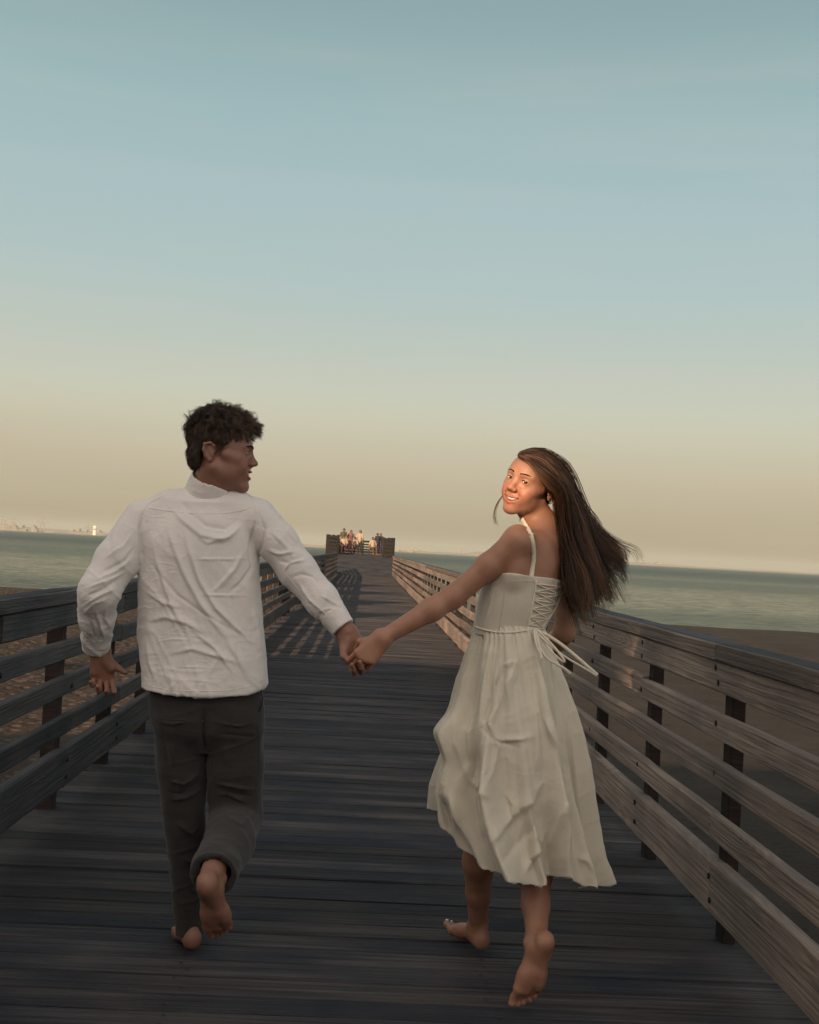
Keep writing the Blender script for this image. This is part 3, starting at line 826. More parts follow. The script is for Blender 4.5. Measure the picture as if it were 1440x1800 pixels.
nm = MB(); rn = random.Random(3)
for i in range(70):
    y = 1.0 + i * PITCH_P
    for x in (-1.45, -0.5, 0.45, 1.4):
        for dy in (-0.035, 0.035):
            cx_, cy_ = x + rn.uniform(-0.02, 0.02), y + dy + rn.uniform(-0.008, 0.008)
            nm.poly([(cx_ + 0.0055 * math.cos(a), cy_ + 0.0055 * math.sin(a), 0.0035) for a in np.linspace(0, 2 * math.pi, 7)[:-1]])
nl = cp('nail_heads', nm.mesh('nail_heads', M['iron']), deck, (0, 0, 0)); nl['kind'] = 'stuff'
ROWS = [(0.907, 1.055), (0.735, 0.822), (0.553, 0.642), (0.373, 0.462), (0.10, 0.29)]
def railing(side, label, mats, y_post0, joints, gaps):
    """side -1 left, +1 right; inner face of the boards at X"""
    X = XR if side > 0 else XL
    root = tag(empty('pier_railing', (X, 1.0, 0)), label, 'railing', kind=None)
    th = 0.040; board, top, trim, post = mats
    pm = [beam_mesh('post', 1.42, 0.095, 0.055 if side > 0 else 0.08, post, 300 + i, 3, 0.006) for i in range(4)]
    r = random.Random(40 + side)
    y = y_post0
    posts = []
    while y < 60:
        posts.append(y)
        # posts stand upright: local x is the length
        cp('post', pm[r.randrange(4)], root, (side * (th + 0.004), y - 1.0, 0.305), (0, -math.pi / 2 * side, 0))
        y += 1.22
    lens = {n: [beam_mesh('rail_board', n * 1.22 - 0.006, w, th, board, 500 + n * 10 + int(w * 100) + i, 3 * n, 0.005) for i in range(3)] for n in (1, 2, 3, 4) for w in (0.09,)}
    bases = {n: [beam_mesh('kick_board', n * 1.22 - 0.006, 0.19, th + 0.012, board, 700 + n * 10 + i, 3 * n, 0.007) for i in range(3)] for n in (1, 2, 3, 4)}
    tops = {n: [beam_mesh('top_board', n * 1.22 - 0.006, 0.108, th, board, 800 + n * 10 + i, 3 * n, 0.005) for i in range(3)] for n in (1, 2, 3, 4)}
    caps = {n: [beam_mesh('cap_board', n * 1.22 - 0.004, 0.105, 0.050, top, 900 + n * 10 + i, 3 * n, 0.009) for i in range(3)] for n in (1, 2, 3, 4)}
    trims = {n: [beam_mesh('trim_board', n * 1.22 - 0.004, 0.062, 0.018, trim, 950 + n * 10 + i, 3 * n, 0.004) for i in range(3)] for n in (1, 2, 3, 4)}
    def run(name, sets, z, off, first, width_axis='face', skip=()):
        y = first; k = 0
        while y < 60:
            n = joints[(k + off) % len(joints)]
            y2 = y + n * 1.22
            if y2 > 60.5: n = max(1, int((60.5 - y) / 1.22)); y2 = y + n * 1.22
            yc = (y + y2) / 2
            if y2 > 1.0 and not any(a <= yc <= b for a, b in skip):
                me = sets[n][r.randrange(3)]
                dz = r.uniform(-0.009, 0.009) if name == 'rail_board' else r.uniform(-0.004, 0.004)
                if width_axis == 'face':      # local z (board top face) looks to the pier
                    cp(name, me, root, (side * r.uniform(-0.009, 0.003), yc - 1.0, z + dz), (math.pi / 2, r.uniform(-0.0015, 0.0015) * 0, -math.pi / 2 * side))
                else:
                    cp(name, me, root, (side * 0.0565, yc - 1.0, z + r.uniform(-0.001, 0.001)), (0, 0, math.pi / 2))
            y = y2; k += 1
    f0 = y_post0 - 1.22 * 4
    run('top_board', tops, 0.951, 1, f0)
    run('rail_board', lens, 0.7785, 2, f0 + 1.22, skip=gaps)
    run('rail_board', lens, 0.5975, 3, f0)
    run('rail_board', lens, 0.4175, 0, f0 + 2.44)
    run('kick_board', bases, 0.195, 1, f0 + 1.22)
    run('cap_board', caps, 1.072, 2, f0, 'flat')
    # trim along the inner edge of the cap
    y = f0; k = 0
    while y < 60:
        n = joints[(k + 2) % len(joints)]; n = min(n, max(1, int((60.5 - y) / 1.22)))
        if y + n * 1.22 > 1.0:
            cp('trim_board', trims[n][r.randrange(3)], root, (-side * 0.016, y + n * 0.61 - 1.0, 1.042), (math.pi / 2, 0, -math.pi / 2 * side))
        y += n * 1.22; k += 1
    # bolt heads where boards meet the near posts
    bm = MB(); bm.tube([(0, 0, 0), (0.006, 0, 0)], 0.011, 8)
    bme = bm.mesh('bolt', M['iron'])
    for yp in posts[:9]:
        for z in (0.975, 0.925, 0.778, 0.598, 0.418, 0.24, 0.15):
            if any(a - 0.7 < yp < b + 0.7 and abs(z - 0.778) < 0.01 for a, b in gaps): continue
            cp('bolt', bme, root, (-side * 0.007 if side > 0 else 0.001, yp - 1.0 + r.uniform(-0.03, 0.03), z + r.uniform(-0.01, 0.01)))
    return root
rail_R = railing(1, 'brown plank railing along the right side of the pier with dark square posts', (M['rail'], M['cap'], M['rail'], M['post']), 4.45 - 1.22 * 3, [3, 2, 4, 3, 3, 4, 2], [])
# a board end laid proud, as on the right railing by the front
rail_L = railing(-1, 'shade-darkened plank railing along the left side of the pier with one board missing', (M['rail_shaded'], M['cap'], M['rail_shaded'], M['post']), 6.10 - 1.22 * 4, [3, 4, 3, 2, 3, 4], [(6.5, 9.0)])

dark_m = plain('shaded_wood', (0.011, 0.010, 0.010), 0.85)  # base colour darkened to stand in for shade on the far railings
# railings round the raised platform at the far end
def board_rail(root, p, q, zt, rows=((0.90, 1.06), (0.68, 0.8), (0.48, 0.6), (0.28, 0.4), (0.06, 0.22)), posts=3, name='rail_board'):
    p = Vector(p); q = Vector(q); d = (q - p).normalized(); nrm = Vector((-d.y, d.x, 0)) * 0.03
    for a, b in rows:
        mb = MB()
        c = [p - nrm, q - nrm, q + nrm, p + nrm]
        bz = zt + a; tz = zt + b
        mb.v += [(v.x, v.y, bz) for v in c] + [(v.x, v.y, tz) for v in c]
        mb.f += [(3, 2, 1, 0), (4, 5, 6, 7), (0, 1, 5, 4), (1, 2, 6, 5), (2, 3, 7, 6), (3, 0, 4, 7)]
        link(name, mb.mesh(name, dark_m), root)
    for i in range(posts):
        c = p.lerp(q, i / (posts - 1)) + nrm * 3.3
        mb = MB(); mb.box(c.x - 0.07, c.x + 0.07, c.y - 0.07, c.y + 0.07, zt, zt + 1.1)
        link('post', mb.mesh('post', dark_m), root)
pl = tag(empty('platform_railing', (-2.0, 69, 0.95)), 'dark slatted railing panel at the left edge of the raised far platform', 'railing', 'railings of the far platform')
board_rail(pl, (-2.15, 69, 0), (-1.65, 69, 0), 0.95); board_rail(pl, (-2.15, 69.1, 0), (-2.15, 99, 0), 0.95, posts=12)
pr = tag(empty('platform_railing', (1.2, 69, 0.95)), 'dark slatted railing panel at the right edge of the raised far platform', 'railing', 'railings of the far platform')
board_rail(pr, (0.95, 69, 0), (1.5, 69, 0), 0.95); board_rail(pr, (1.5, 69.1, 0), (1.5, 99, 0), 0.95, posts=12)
pe = tag(empty('platform_railing', (-0.3, 98.8, 0.95)), 'dark slatted railing closing the far end of the pier behind the crowd', 'railing', 'railings of the far platform')
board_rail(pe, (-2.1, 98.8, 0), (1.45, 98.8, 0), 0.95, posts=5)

# ------------------------------------------------------------------ beach, sea, far shore
def sand_mat():
    m, t, b = new_mat('beach_sand')
    g = N(t, 'ShaderNodeNewGeometry')
    n1 = N(t, 'ShaderNodeTexNoise', i_Scale=0.35, i_Detail=8.0, i_Roughness=0.65); t.links.new(g.outputs['Position'], n1.inputs['Vector'])
    n2 = N(t, 'ShaderNodeTexNoise', i_Scale=7.0, i_Detail=6.0, i_Roughness=0.7); t.links.new(g.outputs['Position'], n2.inputs['Vector'])
    v = N(t, 'ShaderNodeTexVoronoi', i_Scale=4.0); t.links.new(g.outputs['Position'], v.inputs['Vector'])
    c = mixc(t, maprange(t, n1.outputs[0], 0.35, 0.65), (0.13, 0.095, 0.07), (0.22, 0.17, 0.125))
    c = mixc(t, maprange(t, n2.outputs[0], 0.52, 0.68), c, (0.055, 0.042, 0.034))
    sx = N(t, 'ShaderNodeSeparateXYZ'); t.links.new(g.outputs['Position'], sx.inputs[0])
    left = maprange(t, sx.outputs[0], 0.0, -6.0)          # shingle and weed on the left of the pier only
    vc = N(t, 'ShaderNodeMath', operation='MULTIPLY'); t.links.new(maprange(t, v.outputs['Distance'], 0.25, 0.5), vc.inputs[0]); t.links.new(left, vc.inputs[1])
    c = mixc(t, vc.outputs[0], c, (0.05, 0.036, 0.03))
    sand_shade = maprange(t, sx.outputs[0], -1.0, 3.0, 0.60, 0.26)  # sand darkened, more on the right, in place of shade
    hv = N(t, 'ShaderNodeHueSaturation'); t.links.new(maprange(t, sx.outputs[0], -1.0, 3.0, 1.0, 0.6), hv.inputs['Saturation']); c = mixc(t, 0.35, c, (0.085, 0.068, 0.055)); t.links.new(c, hv.inputs['Color']); t.links.new(c, hv.inputs['Color']); t.links.new(sand_shade, hv.inputs['Value']); c = hv.outputs[0]
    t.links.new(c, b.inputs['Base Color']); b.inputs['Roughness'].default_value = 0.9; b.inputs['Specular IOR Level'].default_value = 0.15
    h = N(t, 'ShaderNodeMath', operation='ADD'); t.links.new(n2.outputs[0], h.inputs[0]); t.links.new(vc.outputs[0], h.inputs[1])
    bm = N(t, 'ShaderNodeBump', i_Strength=0.9, i_Distance=0.08); v3 = N(t, 'ShaderNodeTexVoronoi', i_Scale=1.7, feature='SMOOTH_F1'); t.links.new(g.outputs['Position'], v3.inputs['Vector'])
    h2 = N(t, 'ShaderNodeMath', operation='MULTIPLY_ADD'); t.links.new(v3.outputs['Distance'], h2.inputs[0]); h2.inputs[1].default_value = 1.2; t.links.new(h.outputs[0], h2.inputs[2]); h = h2; t.links.new(h.outputs[0], bm.inputs['Height']); t.links.new(bm.outputs[0], b.inputs['Normal'])
    return m
xs = np.concatenate([-np.geomspace(400, 1.0, 90), np.linspace(-0.8, 0.8, 5), np.geomspace(1.0, 400, 90)])
ys = np.concatenate([np.linspace(-60, -1, 30), np.linspace(0, 40, 110), np.linspace(41, 112, 90)])
Xg, Yg = np.meshgrid(xs, ys, indexing='ij')
p3 = np.stack([Xg.ravel(), Yg.ravel(), 0 * Xg.ravel()], -1)
shore = 90 - 0.055 * p3[:, 0] + 2.0 * vnoise(p3 * 0.05 + 30, 1)
tt = np.clip(p3[:, 1] / shore, 0, 1.6)
z = -1.75 - 1.2 * tt ** 1.3
z += 0.05 * vnoise(p3 * 0.7 + 20, 2) + 0.03 * vnoise(p3 * 2.3 + 20, 3) + np.where(p3[:, 0] < -1.5, 1, 0.15) * 0.09 * np.maximum(ridged(p3 * 1.6 + 9, 4), 0)
z = np.where(p3[:, 1] > shore, np.minimum(z, -2.95 - 0.03 * (p3[:, 1] - shore)), np.maximum(z, -2.94))
Vs = np.stack([p3[:, 0], p3[:, 1], z], -1)
nx, ny = len(xs), len(ys)
ii = np.arange(nx * ny).reshape(nx, ny)
Qs = np.stack([ii[:-1, :-1], ii[1:, :-1], ii[1:, 1:], ii[:-1, 1:]], -1).reshape(-1, 4)
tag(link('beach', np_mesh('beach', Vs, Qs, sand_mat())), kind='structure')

def sea_mat():
    m, t, b = new_mat('sea_water')
    g = N(t, 'ShaderNodeNewGeometry')
    mp = N(t, 'ShaderNodeMapping'); mp.inputs['Scale'].default_value = (0.55, 1.0, 1); t.links.new(g.outputs['Position'], mp.inputs[0])
    n1 = N(t, 'ShaderNodeTexNoise', i_Scale=0.9, i_Detail=7.0, i_Roughness=0.62, i_Distortion=0.4); t.links.new(mp.outputs[0], n1.inputs['Vector'])
    mp2 = N(t, 'ShaderNodeMapping'); mp2.inputs['Scale'].default_value = (0.0012, 0.0085, 1); mp2.inputs['Rotation'].default_value = (0, 0, 0.03); t.links.new(g.outputs['Position'], mp2.inputs[0])
    n2 = N(t, 'ShaderNodeTexNoise', i_Scale=1.0, i_Detail=4.0, i_Roughness=0.55); t.links.new(mp2.outputs[0], n2.inputs['Vector'])
    sx = N(t, 'ShaderNodeSeparateXYZ'); t.links.new(g.outputs['Position'], sx.inputs[0])
    deep = maprange(t, sx.outputs[1], 260, 620)
    shal = mixc(t, maprange(t, n2.outputs[0], 0.42, 0.6), (0.120, 0.150, 0.122), (0.235, 0.265, 0.215))
    c = mixc(t, deep, shal, (0.045, 0.072, 0.068))
    c = mixc(t, maprange(t, n1.outputs[0], 0.42, 0.6, 0.0, 0.75), c, (0.055, 0.072, 0.062))
    t.links.new(c, b.inputs['Base Color'])
    rg = N(t, 'ShaderNodeMath', operation='MULTIPLY_ADD'); t.links.new(n2.outputs[0], rg.inputs[0]); rg.inputs[1].default_value = 0.25; rg.inputs[2].default_value = 0.38
    t.links.new(rg.outputs[0], b.inputs['Roughness'])
    b.inputs['Specular IOR Level'].default_value = 0.14; b.inputs['IOR'].default_value = 1.33
    bm = N(t, 'ShaderNodeBump', i_Strength=1.0, i_Distance=0.9); t.links.new(n1.outputs[0], bm.inputs['Height']); t.links.new(bm.outputs[0], b.inputs['Normal'])
    return m
me = np_mesh('sea', [(-9000, 60, -2.95), (9000, 60, -2.95), (9000, 9000, -2.95), (-9000, 9000, -2.95)], [(0, 1, 2, 3)], sea_mat(), False)
tag(link('sea', me), kind='structure')
# low surf line where the water meets the sand
far_mat = plain('hazy_land', (0.20, 0.18, 0.15), 0.95)
town_mat = plain('hazy_town', (0.22, 0.20, 0.17), 0.95)
steel_mat = plain('hazy_steel', (0.20, 0.18, 0.15), 0.9)
white_mat = plain('white_tank', (0.75, 0.7, 0.6), 0.6)
YF = 4200.0
def far_x(px): return P(px, 950, YF)[0]
xs = np.linspace(-3600, 3600, 240); r = np.random.default_rng(4)
V = []; Q = []
h = 5 + 7 * np.abs(vnoise(np.stack([xs / 260 + 40, 0 * xs, 0 * xs], -1), 6)) + 6 * np.exp(-((xs + 1300) / 500) ** 2)
h *= np.clip(1.15 - np.maximum(xs - 500, 0) / 1700, 0.15, 1)
for x, hh in zip(xs, h):
    V += [(x, YF, -3.2), (x, YF + 20, -2 + hh * 0.7), (x, YF + 260, -2 + hh), (x, YF + 700, -3.2)]
for i in range(len(xs) - 1):
    a, b = 4 * i, 4 * i + 4
    for k in range(3): Q.append((a + k, b + k, b + k + 1, a + k + 1))
tag(link('far_shore', np_mesh('far_shore', V, Q, far_mat)), kind='structure')
mb = MB(); rr = random.Random(9)
for i in range(150):
    x = rr.uniform(-1500, 1100) if i % 3 else rr.gauss(-1350, 120); w = rr.uniform(8, 40); hh = rr.uniform(4, 14) * (1.3 if x < -900 else 0.8)
    y = YF + rr.uniform(-4, 200); mb.box(x - w / 2, x + w / 2, y, y + 30, -3, 2 + hh)
tag(link('far_town', mb.mesh('far_town', town_mat)), 'hazy jumble of low buildings along the far shore', 'town', kind='stuff')
# white storage tank catching the sun
xt = far_x(172.5); V, Q = [], []
mb = MB(); mb.tube([(xt, YF - 60, -3), (xt, YF - 60, 27)], 7.0, 20)
mb.tube([(xt, YF - 60, 27.01), (xt, YF - 60, 30)], [7.0, 1.0], 20)
tag(link('storage_tank', mb.mesh('storage_tank', white_mat)), 'bright white storage tank on the far shore, left of the man', 'tank')
def far_block(px, w, hgt, label, cat, mat):
    x = far_x(px); mb = MB()
    mb.box(x - w / 2, x + w / 2, YF - 50, YF - 20, -3, hgt); mb.box(x - w * 0.3, x + w * 0.1, YF - 48, YF - 25, hgt + 0.01, hgt + hgt * 0.25); mb.box(x + w / 2 + 0.01, x + w, YF - 48, YF - 22, -3, hgt * 0.55)
    tag(link('far_building', mb.mesh('far_building', mat)), label, cat)
far_block(64, 12, 16, 'small pale tower building among the cranes on the far left shore', 'building', town_mat)
far_block(720, 12, 12, 'pale square block just right of the end of the pier on the horizon', 'building', town_mat)
far_block(20, 60, 9, 'long low pale warehouse at the left edge of the far shore', 'warehouse', town_mat)
def crane(px, hgt, label):
    x = far_x(px); y = YF - 80; mb = MB(); w = hgt * 0.16
    for sx in (-1, 1):
        for sy in (-1, 1): mb.tube([(x + sx * w, y + sy * w, -3), (x + sx * w * 0.6, y + sy * w * 0.6, hgt * 0.62)], 1.0, 4)
    mb.box(x - w * 2.4, x + w * 3.2, y - 2, y + 2, hgt * 0.6, hgt * 0.66)
    mb.tube([(x, y, hgt * 0.62), (x, y, hgt)], 1.1, 4)
    mb.tube([(x, y, hgt * 0.97), (x + w * 3.1, y, hgt * 0.66)], 0.7, 4); mb.tube([(x, y, hgt * 0.97), (x - w * 2.3, y, hgt * 0.66)], 0.7, 4)
    tag(link('dock_crane', mb.mesh('dock_crane', steel_mat)), label, 'crane', 'cranes on the far shore')
crane(16, 52, 'tallest dock crane, nearest the left edge of the photo'); crane(35, 40, 'dock crane second from the left edge of the far shore')
crane(84, 48, 'thin dock crane halfway between the left edge and the white tank'); crane(163, 34, 'short dock crane just left of the white tank')
# headland seen between the woman's arm and the railing
x0 = far_x(835); V = []; Q = []
for i in range(25):
    x = x0 + (i - 12) * 9.0; hh = 15 * math.exp(-((i - 12) / 6.5) ** 2) - 3
    V += [(x, YF - 300, -3.4), (x, YF - 260, hh), (x, YF - 200, hh), (x, YF - 120, -3.4)]
for i in range(24):
    for k in range(3): Q.append((4 * i + k, 4 * i + 4 + k, 4 * i + 5 + k, 4 * i + 1 + k))
tag(link('headland', np_mesh('headland', V, Q, steel_mat)), kind='structure')

# added walls behind the camera, never in view, that shade the near pier
wall_m = plain('stucco', (0.35, 0.30, 0.25), 0.9)
def building(name, x0, x1, top, label):  # an added, unseen wall that only blocks sunlight
    b = tag(empty(name, ((x0 + x1) / 2, -14.5, -1.8)), label, 'building')
    mb = MB(); mb.box(x0, x1, -14.3, -14, -3, top - 0.3); link('wall', mb.mesh('wall', wall_m), b)
    mb = MB(); mb.box(x0 - 0.0, x1 + 0.0, -14.3, -14, top - 0.299, top); link('roof', mb.mesh('roof', wall_m), b)
    return b
fc = P(903, 858, 3.83)  # a slot in the added walls lets sun onto the woman's face
FX = fc[0] - math.tan(SUN_AZ) * (fc[1] + 14.15); FZ = fc[2] + math.tan(SUN_EL) / math.cos(SUN_AZ) * (fc[1] + 14.15)
HT = math.tan(SUN_EL) / math.cos(SUN_AZ) * (14.8 + 14.15)
building('shade_wall', -27, FX - 0.165, HT, 'added wall behind the camera that shades the near pier, left part')
building('shade_wall', FX + 0.165, 1.5, HT, 'added wall behind the camera that shades the near pier, right part')
building('shade_sill', FX - 0.16, FX + 0.16, FZ - 0.16, 'low added wall behind the camera, sill of the slot for sun on the face')  # added sill of the slot, keeps sun off below her face
building('shade_wall_left', -46, -27.01, 15.5, 'tall added wall behind the camera that shades the left beach')  # added higher wall to keep the left sand in shade
sg = MB(); sg.box(FX - 0.16, FX + 0.16, -14.28, -14.02, FZ + 0.17, HT - 0.01)  # added board closing the slot above, narrows the sun beam
tag(link('shade_board', sg.mesh('shade_board', wall_m)), 'added board behind the camera, top of the slot for sun on the face', 'sign')

# unseen panels on poles, added to cast shadow bands across the far deck
for k, (d0, d1, lab) in enumerate(((22.9, 26.2, 'lowest canvas banner on tall poles behind the camera'), (27.9, 32.3, 'second lowest added shadow-casting banner on tall poles behind the camera'),
                                   (34.6, 38.9, 'second highest added shadow-casting banner on tall poles behind the camera'), (41.8, 46.4, 'highest canvas banner on tall poles behind the camera'))):
    y = -2.5 - 0.6 * k; ta = math.tan(SUN_AZ); te = math.tan(SUN_EL) / math.cos(SUN_AZ)
    xa, xb = -1.7 - ta * ((d0 + d1) / 2 - y), 0.25 - ta * ((d0 + d1) / 2 - y)
    za, zb = te * (d0 - y), te * (d1 - y)
    wb = tag(empty('blocker', ((xa + xb) / 2, y, -2.0)), lab, 'blocker', 'added shadow casters behind the camera')
    mb = MB(); mb.box(xa, xb, y, y + 0.02, za, zb); link('blocker_panel', mb.mesh('blocker_panel', wall_m), wb)
    for x in (xa + 0.04, xb - 0.04):
        mb = MB(); mb.tube([(x, y + 0.06, -3.2), (x, y + 0.06, zb + 0.05)], 0.03, 6); link('pole', mb.mesh('pole', M['post']), wb)
# ------------------------------------------------------------------ the man
def vec(*a): return np.array(a, float)
def unit(v): v = np.array(v, float); return v / np.linalg.norm(v)
man = tag(empty('person', (-0.55, 3.95, 0.0)), 'barefoot man in a white shirt running away, his face turned to the right', 'person')
a_ = math.radians(4)
mF = vec(math.cos(a_), math.sin(a_), -0.03); mU = vec(0.035, 0.0, 1.0)
mh = Frame(P(390, 799, 3.93), mF, mU, 0.985)
MD = 3.92
neck_b = P(368, 872, 3.97)
sh_l, el_l, wr_l = P(250, 915, 3.94), P(174, 1040, 3.84), P(176, 1138, 3.98)
sh_r, el_r, wr_r = P(452, 912, 3.94), P(524, 1005, 3.90), P(610, 1112, 3.84)
hip_l, kn_l, an_l = P(318, 1235, 3.93), P(327, 1440, 4.02), P(335, 1618, 4.08)
hip_r, kn_r, an_r = P(410, 1240, 3.93), P(416, 1438, 4.00), P(374, 1535, 3.60)
torso_core = loft([(P(350, 935, MD)[2], P(352, 935, MD)[0], 3.96, 0.145, 0.085, 0), (P(350, 1000, MD)[2], P(350, 1000, MD)[0], 3.95, 0.155, 0.10, 0),
                   (P(350, 1110, MD)[2], P(356, 1110, MD)[0], 3.93, 0.145, 0.095, 0), (P(350, 1260, MD)[2], P(364, 1260, MD)[0], 3.92, 0.15, 0.10, 0)], 0.05, n=2.2)
# left hand hangs open with the palm to the camera, thumb to his body
fl = Frame(P(177, 1148, 3.98), P(184, 1215, 4.00) - P(177, 1148, 3.98), vec(-0.15, 1.0, 0.1), 0.97, flip=False)
if fl.R[0, 0] < 0: fl.R[:, 0] *= -1
hand_l = hand_prims(fl, [(34, 50, 30), (42, 56, 34), (46, 58, 36), (48, 58, 36)],
                    [(0.026, 0.028, -0.006), (0.052, 0.054, -0.014), (0.074, 0.070, -0.022)], wrist=0.027)
# right hand: comes down from the cuff and closes on hers
fr_ = Frame(P(611, 1116, 3.84), P(632, 1166, 3.815) - P(611, 1116, 3.84), vec(-0.15, 0.9, -0.15), 1.03)
if fr_.R[0, 0] > 0: fr_.R[:, 0] *= -1
hand_r = hand_prims(fr_, [(42, 58, 35), (44, 58, 35), (46, 58, 35), (50, 60, 35)],
                    [(0.026, 0.030, -0.010), (0.040, 0.062, -0.026), (0.030, 0.088, -0.040)], spread=0.05, wrist=0.027)
man_foot_l = Frame(P(336, 1620, 4.09), vec(-0.30, 1.0, -0.02), vec(0, 0.02, 1), 1.02, flip=False)
if man_foot_l.R[0, 0] < 0: man_foot_l.R[:, 0] *= -1
sole = P(394, 1648, 3.74) - P(366, 1560, 3.585)
man_foot_r = Frame(P(372, 1546, 3.61), sole, unit(vec(0.0, 1.0, 0.55)), 1.03)
if man_foot_r.R[0, 0] > 0: man_foot_r.R[:, 0] *= -1
body_m = [torso_core,
    seg(neck_b, mh(0, -0.018, -0.05), 0.062, 0.056, 0.03), seg(neck_b, mh(0, 0.02, -0.06), 0.055, 0.050, 0.03),
    seg(mh(0.035, -0.02, -0.03), neck_b + vec(0.02, -0.03, -0.02), 0.016, 0.02, 0.03)]
body_m += head_prims(mh)
body_m += chain([sh_l, el_l, wr_l, fl(0, 0, 0)], [0.045, 0.037, 0.027, 0.025], 0.02) + chain([sh_r, el_r, wr_r, fr_(0, 0, 0)], [0.045, 0.037, 0.028, 0.026], 0.02)
body_m += chain([P(350, 925, 3.97), sh_l], [0.045, 0.04], 0.03) + chain([P(350, 925, 3.97), sh_r], [0.045, 0.04], 0.03)
body_m += chain([hip_l, kn_l, an_l], [0.07, 0.045, 0.032], 0.03) + chain([hip_r, kn_r, an_r], [0.07, 0.045, 0.032], 0.03)
body_m += hand_l + hand_r
body_m += foot_prims(man_foot_l) + foot_prims(man_foot_r, toe=0.25)
def boxed(c, r): c = np.array(c); return c - r, c + r
parts = []
lo, hi = boxed(mh(0, 0.01, 0.0), 0.155); lo[2] = neck_b[2] - 0.01; hbox = (lo.copy(), hi + vec(0, 0, 1))
parts.append(surface(body_m, lo, hi, 0.0021))
lo2 = vec(min(el_l[0], -0.95) - 0.08, 3.4, -0.02)
Vb, Qb = surface(body_m, vec(-1.05, 3.45, -0.01), vec(0.02, 4.35, neck_b[2] + 0.08), 0.0065)
# leave the hands and feet of the coarse sheet to the fine ones
boxes = [(*boxed(fl(0, 0.085, 0), 0.105),), (*boxed(fr_(0, 0.075, -0.02), 0.100),), (*boxed(man_foot_l(0, 0.06, -0.04), 0.155),), (*boxed(man_foot_r(0, 0.06, -0.04), 0.155),)]
def outside(V, Q, boxes, m):
    k = np.ones(len(Q), bool)
    for lo, hi in boxes:
        ins = ((V > lo + m) & (V < hi - m)).all(1)
        k &= ~ins[Q].all(1)
    return V, Q[k]
parts.append(outside(Vb, Qb, boxes + [hbox], 0.008))
for (lo, hi), h in zip(boxes, (0.0022, 0.0021, 0.003, 0.003)): parts.append(surface(body_m, lo, hi, h))
V, Q = joinVQ(parts)
lip, fls = head_attrs(mh, V, 0.034)
link('body', np_mesh('body', V, Q, M['skin_m'], True, {'lip': lip, 'flush': fls}), man)
face_bits(mh, man, unit(mF + vec(0.1, 0.25, -0.02)), M['hair_m'], False)

# shirt
zz = lambda y: P(360, y, MD)[2]
xx = lambda x, y: P(x, y, MD)[0]
shirt = [loft([(zz(884), xx(356, 884), 3.965, 0.120, 0.080, 0), (zz(912), xx(350, 912), 3.96, 0.186, 0.110, 0), (zz(950), xx(347, 950), 3.95, 0.193, 0.128, 0),
               (zz(1000), xx(348, 1000), 3.945, 0.193, 0.130, 0), (zz(1060), xx(352, 1060), 3.935, 0.194, 0.128, 0), (zz(1120), xx(355, 1120), 3.93, 0.199, 0.130, 0),
               (zz(1180), xx(360, 1180), 3.925, 0.199, 0.136, 0), (zz(1245), xx(363, 1245), 3.92, 0.200, 0.142, 0)], 0.03, n=2.3)]
shirt += chain([P(366, 885, 3.97), P(300, 898, 3.955), sh_l + vec(0.006, 0, -0.004)], [0.066, 0.058, 0.056], 0.04)
shirt += chain([P(372, 885, 3.97), P(412, 898, 3.955), sh_r + vec(-0.006, 0, -0.004)], [0.066, 0.058, 0.056], 0.04)
shirt += chain([sh_l, P(205, 985, 3.88), el_l, P(170, 1085, 3.9), P(170, 1138, 3.98)], [0.064, 0.066, 0.060, 0.050, 0.041], 0.02)
shirt += chain([sh_r, P(490, 955, 3.92), el_r, P(566, 1055, 3.87), P(607, 1107, 3.84)], [0.064, 0.061, 0.060, 0.048, 0.036], 0.02)
shirt += [cut(P(360, 1222, 3.80), vec(0.02, 0.10, -1), 0.0015)]
# tails curve up at the sides
shirt += [ell(P(492, 1245, 3.93), (0.115, 0.30, 0.070), None, 0.02, 's'), ell(P(238, 1262, 3.93), (0.105, 0.30, 0.085), None, 0.02, 's')]
dl = unit(P(176, 1150, 4.0) - P(170, 1095, 3.92)); dr = unit(P(611, 1112, 3.84) - P(566, 1055, 3.87))
cl_e = P(170, 1138, 3.98); cr_e = P(603, 1103, 3.84)
shirt += [(lambda p, c=cl_e, d=dl: np.maximum(-((p - c) @ d), np.sqrt(((p - c) ** 2).sum(1)) - 0.12), cl_e - 0.12, cl_e + 0.12, 0.003, 's'),
          (lambda p, c=cr_e, d=dr: np.maximum(-((p - c) @ d), np.sqrt(((p - c) ** 2).sum(1)) - 0.12), cr_e - 0.12, cr_e + 0.12, 0.003, 's')]
shirt += [cutcyl(cl_e - dl * 0.05, cl_e + dl * 0.08, 0.033), cutcyl(cr_e - dr * 0.05, cr_e + dr * 0.08, 0.030)]
ncv = unit(mh(0, -0.02, -0.06) - neck_b)
shirt += [seg(neck_b - ncv * 0.05, neck_b + ncv * 0.2, 0.060, 0.062, 0.006, 's')]
V, Q = surface(shirt, vec(-1.08, 3.6, 0.80), vec(0.02, 4.25, 1.62), 0.0042)
Nn = vnormals(V, Q)
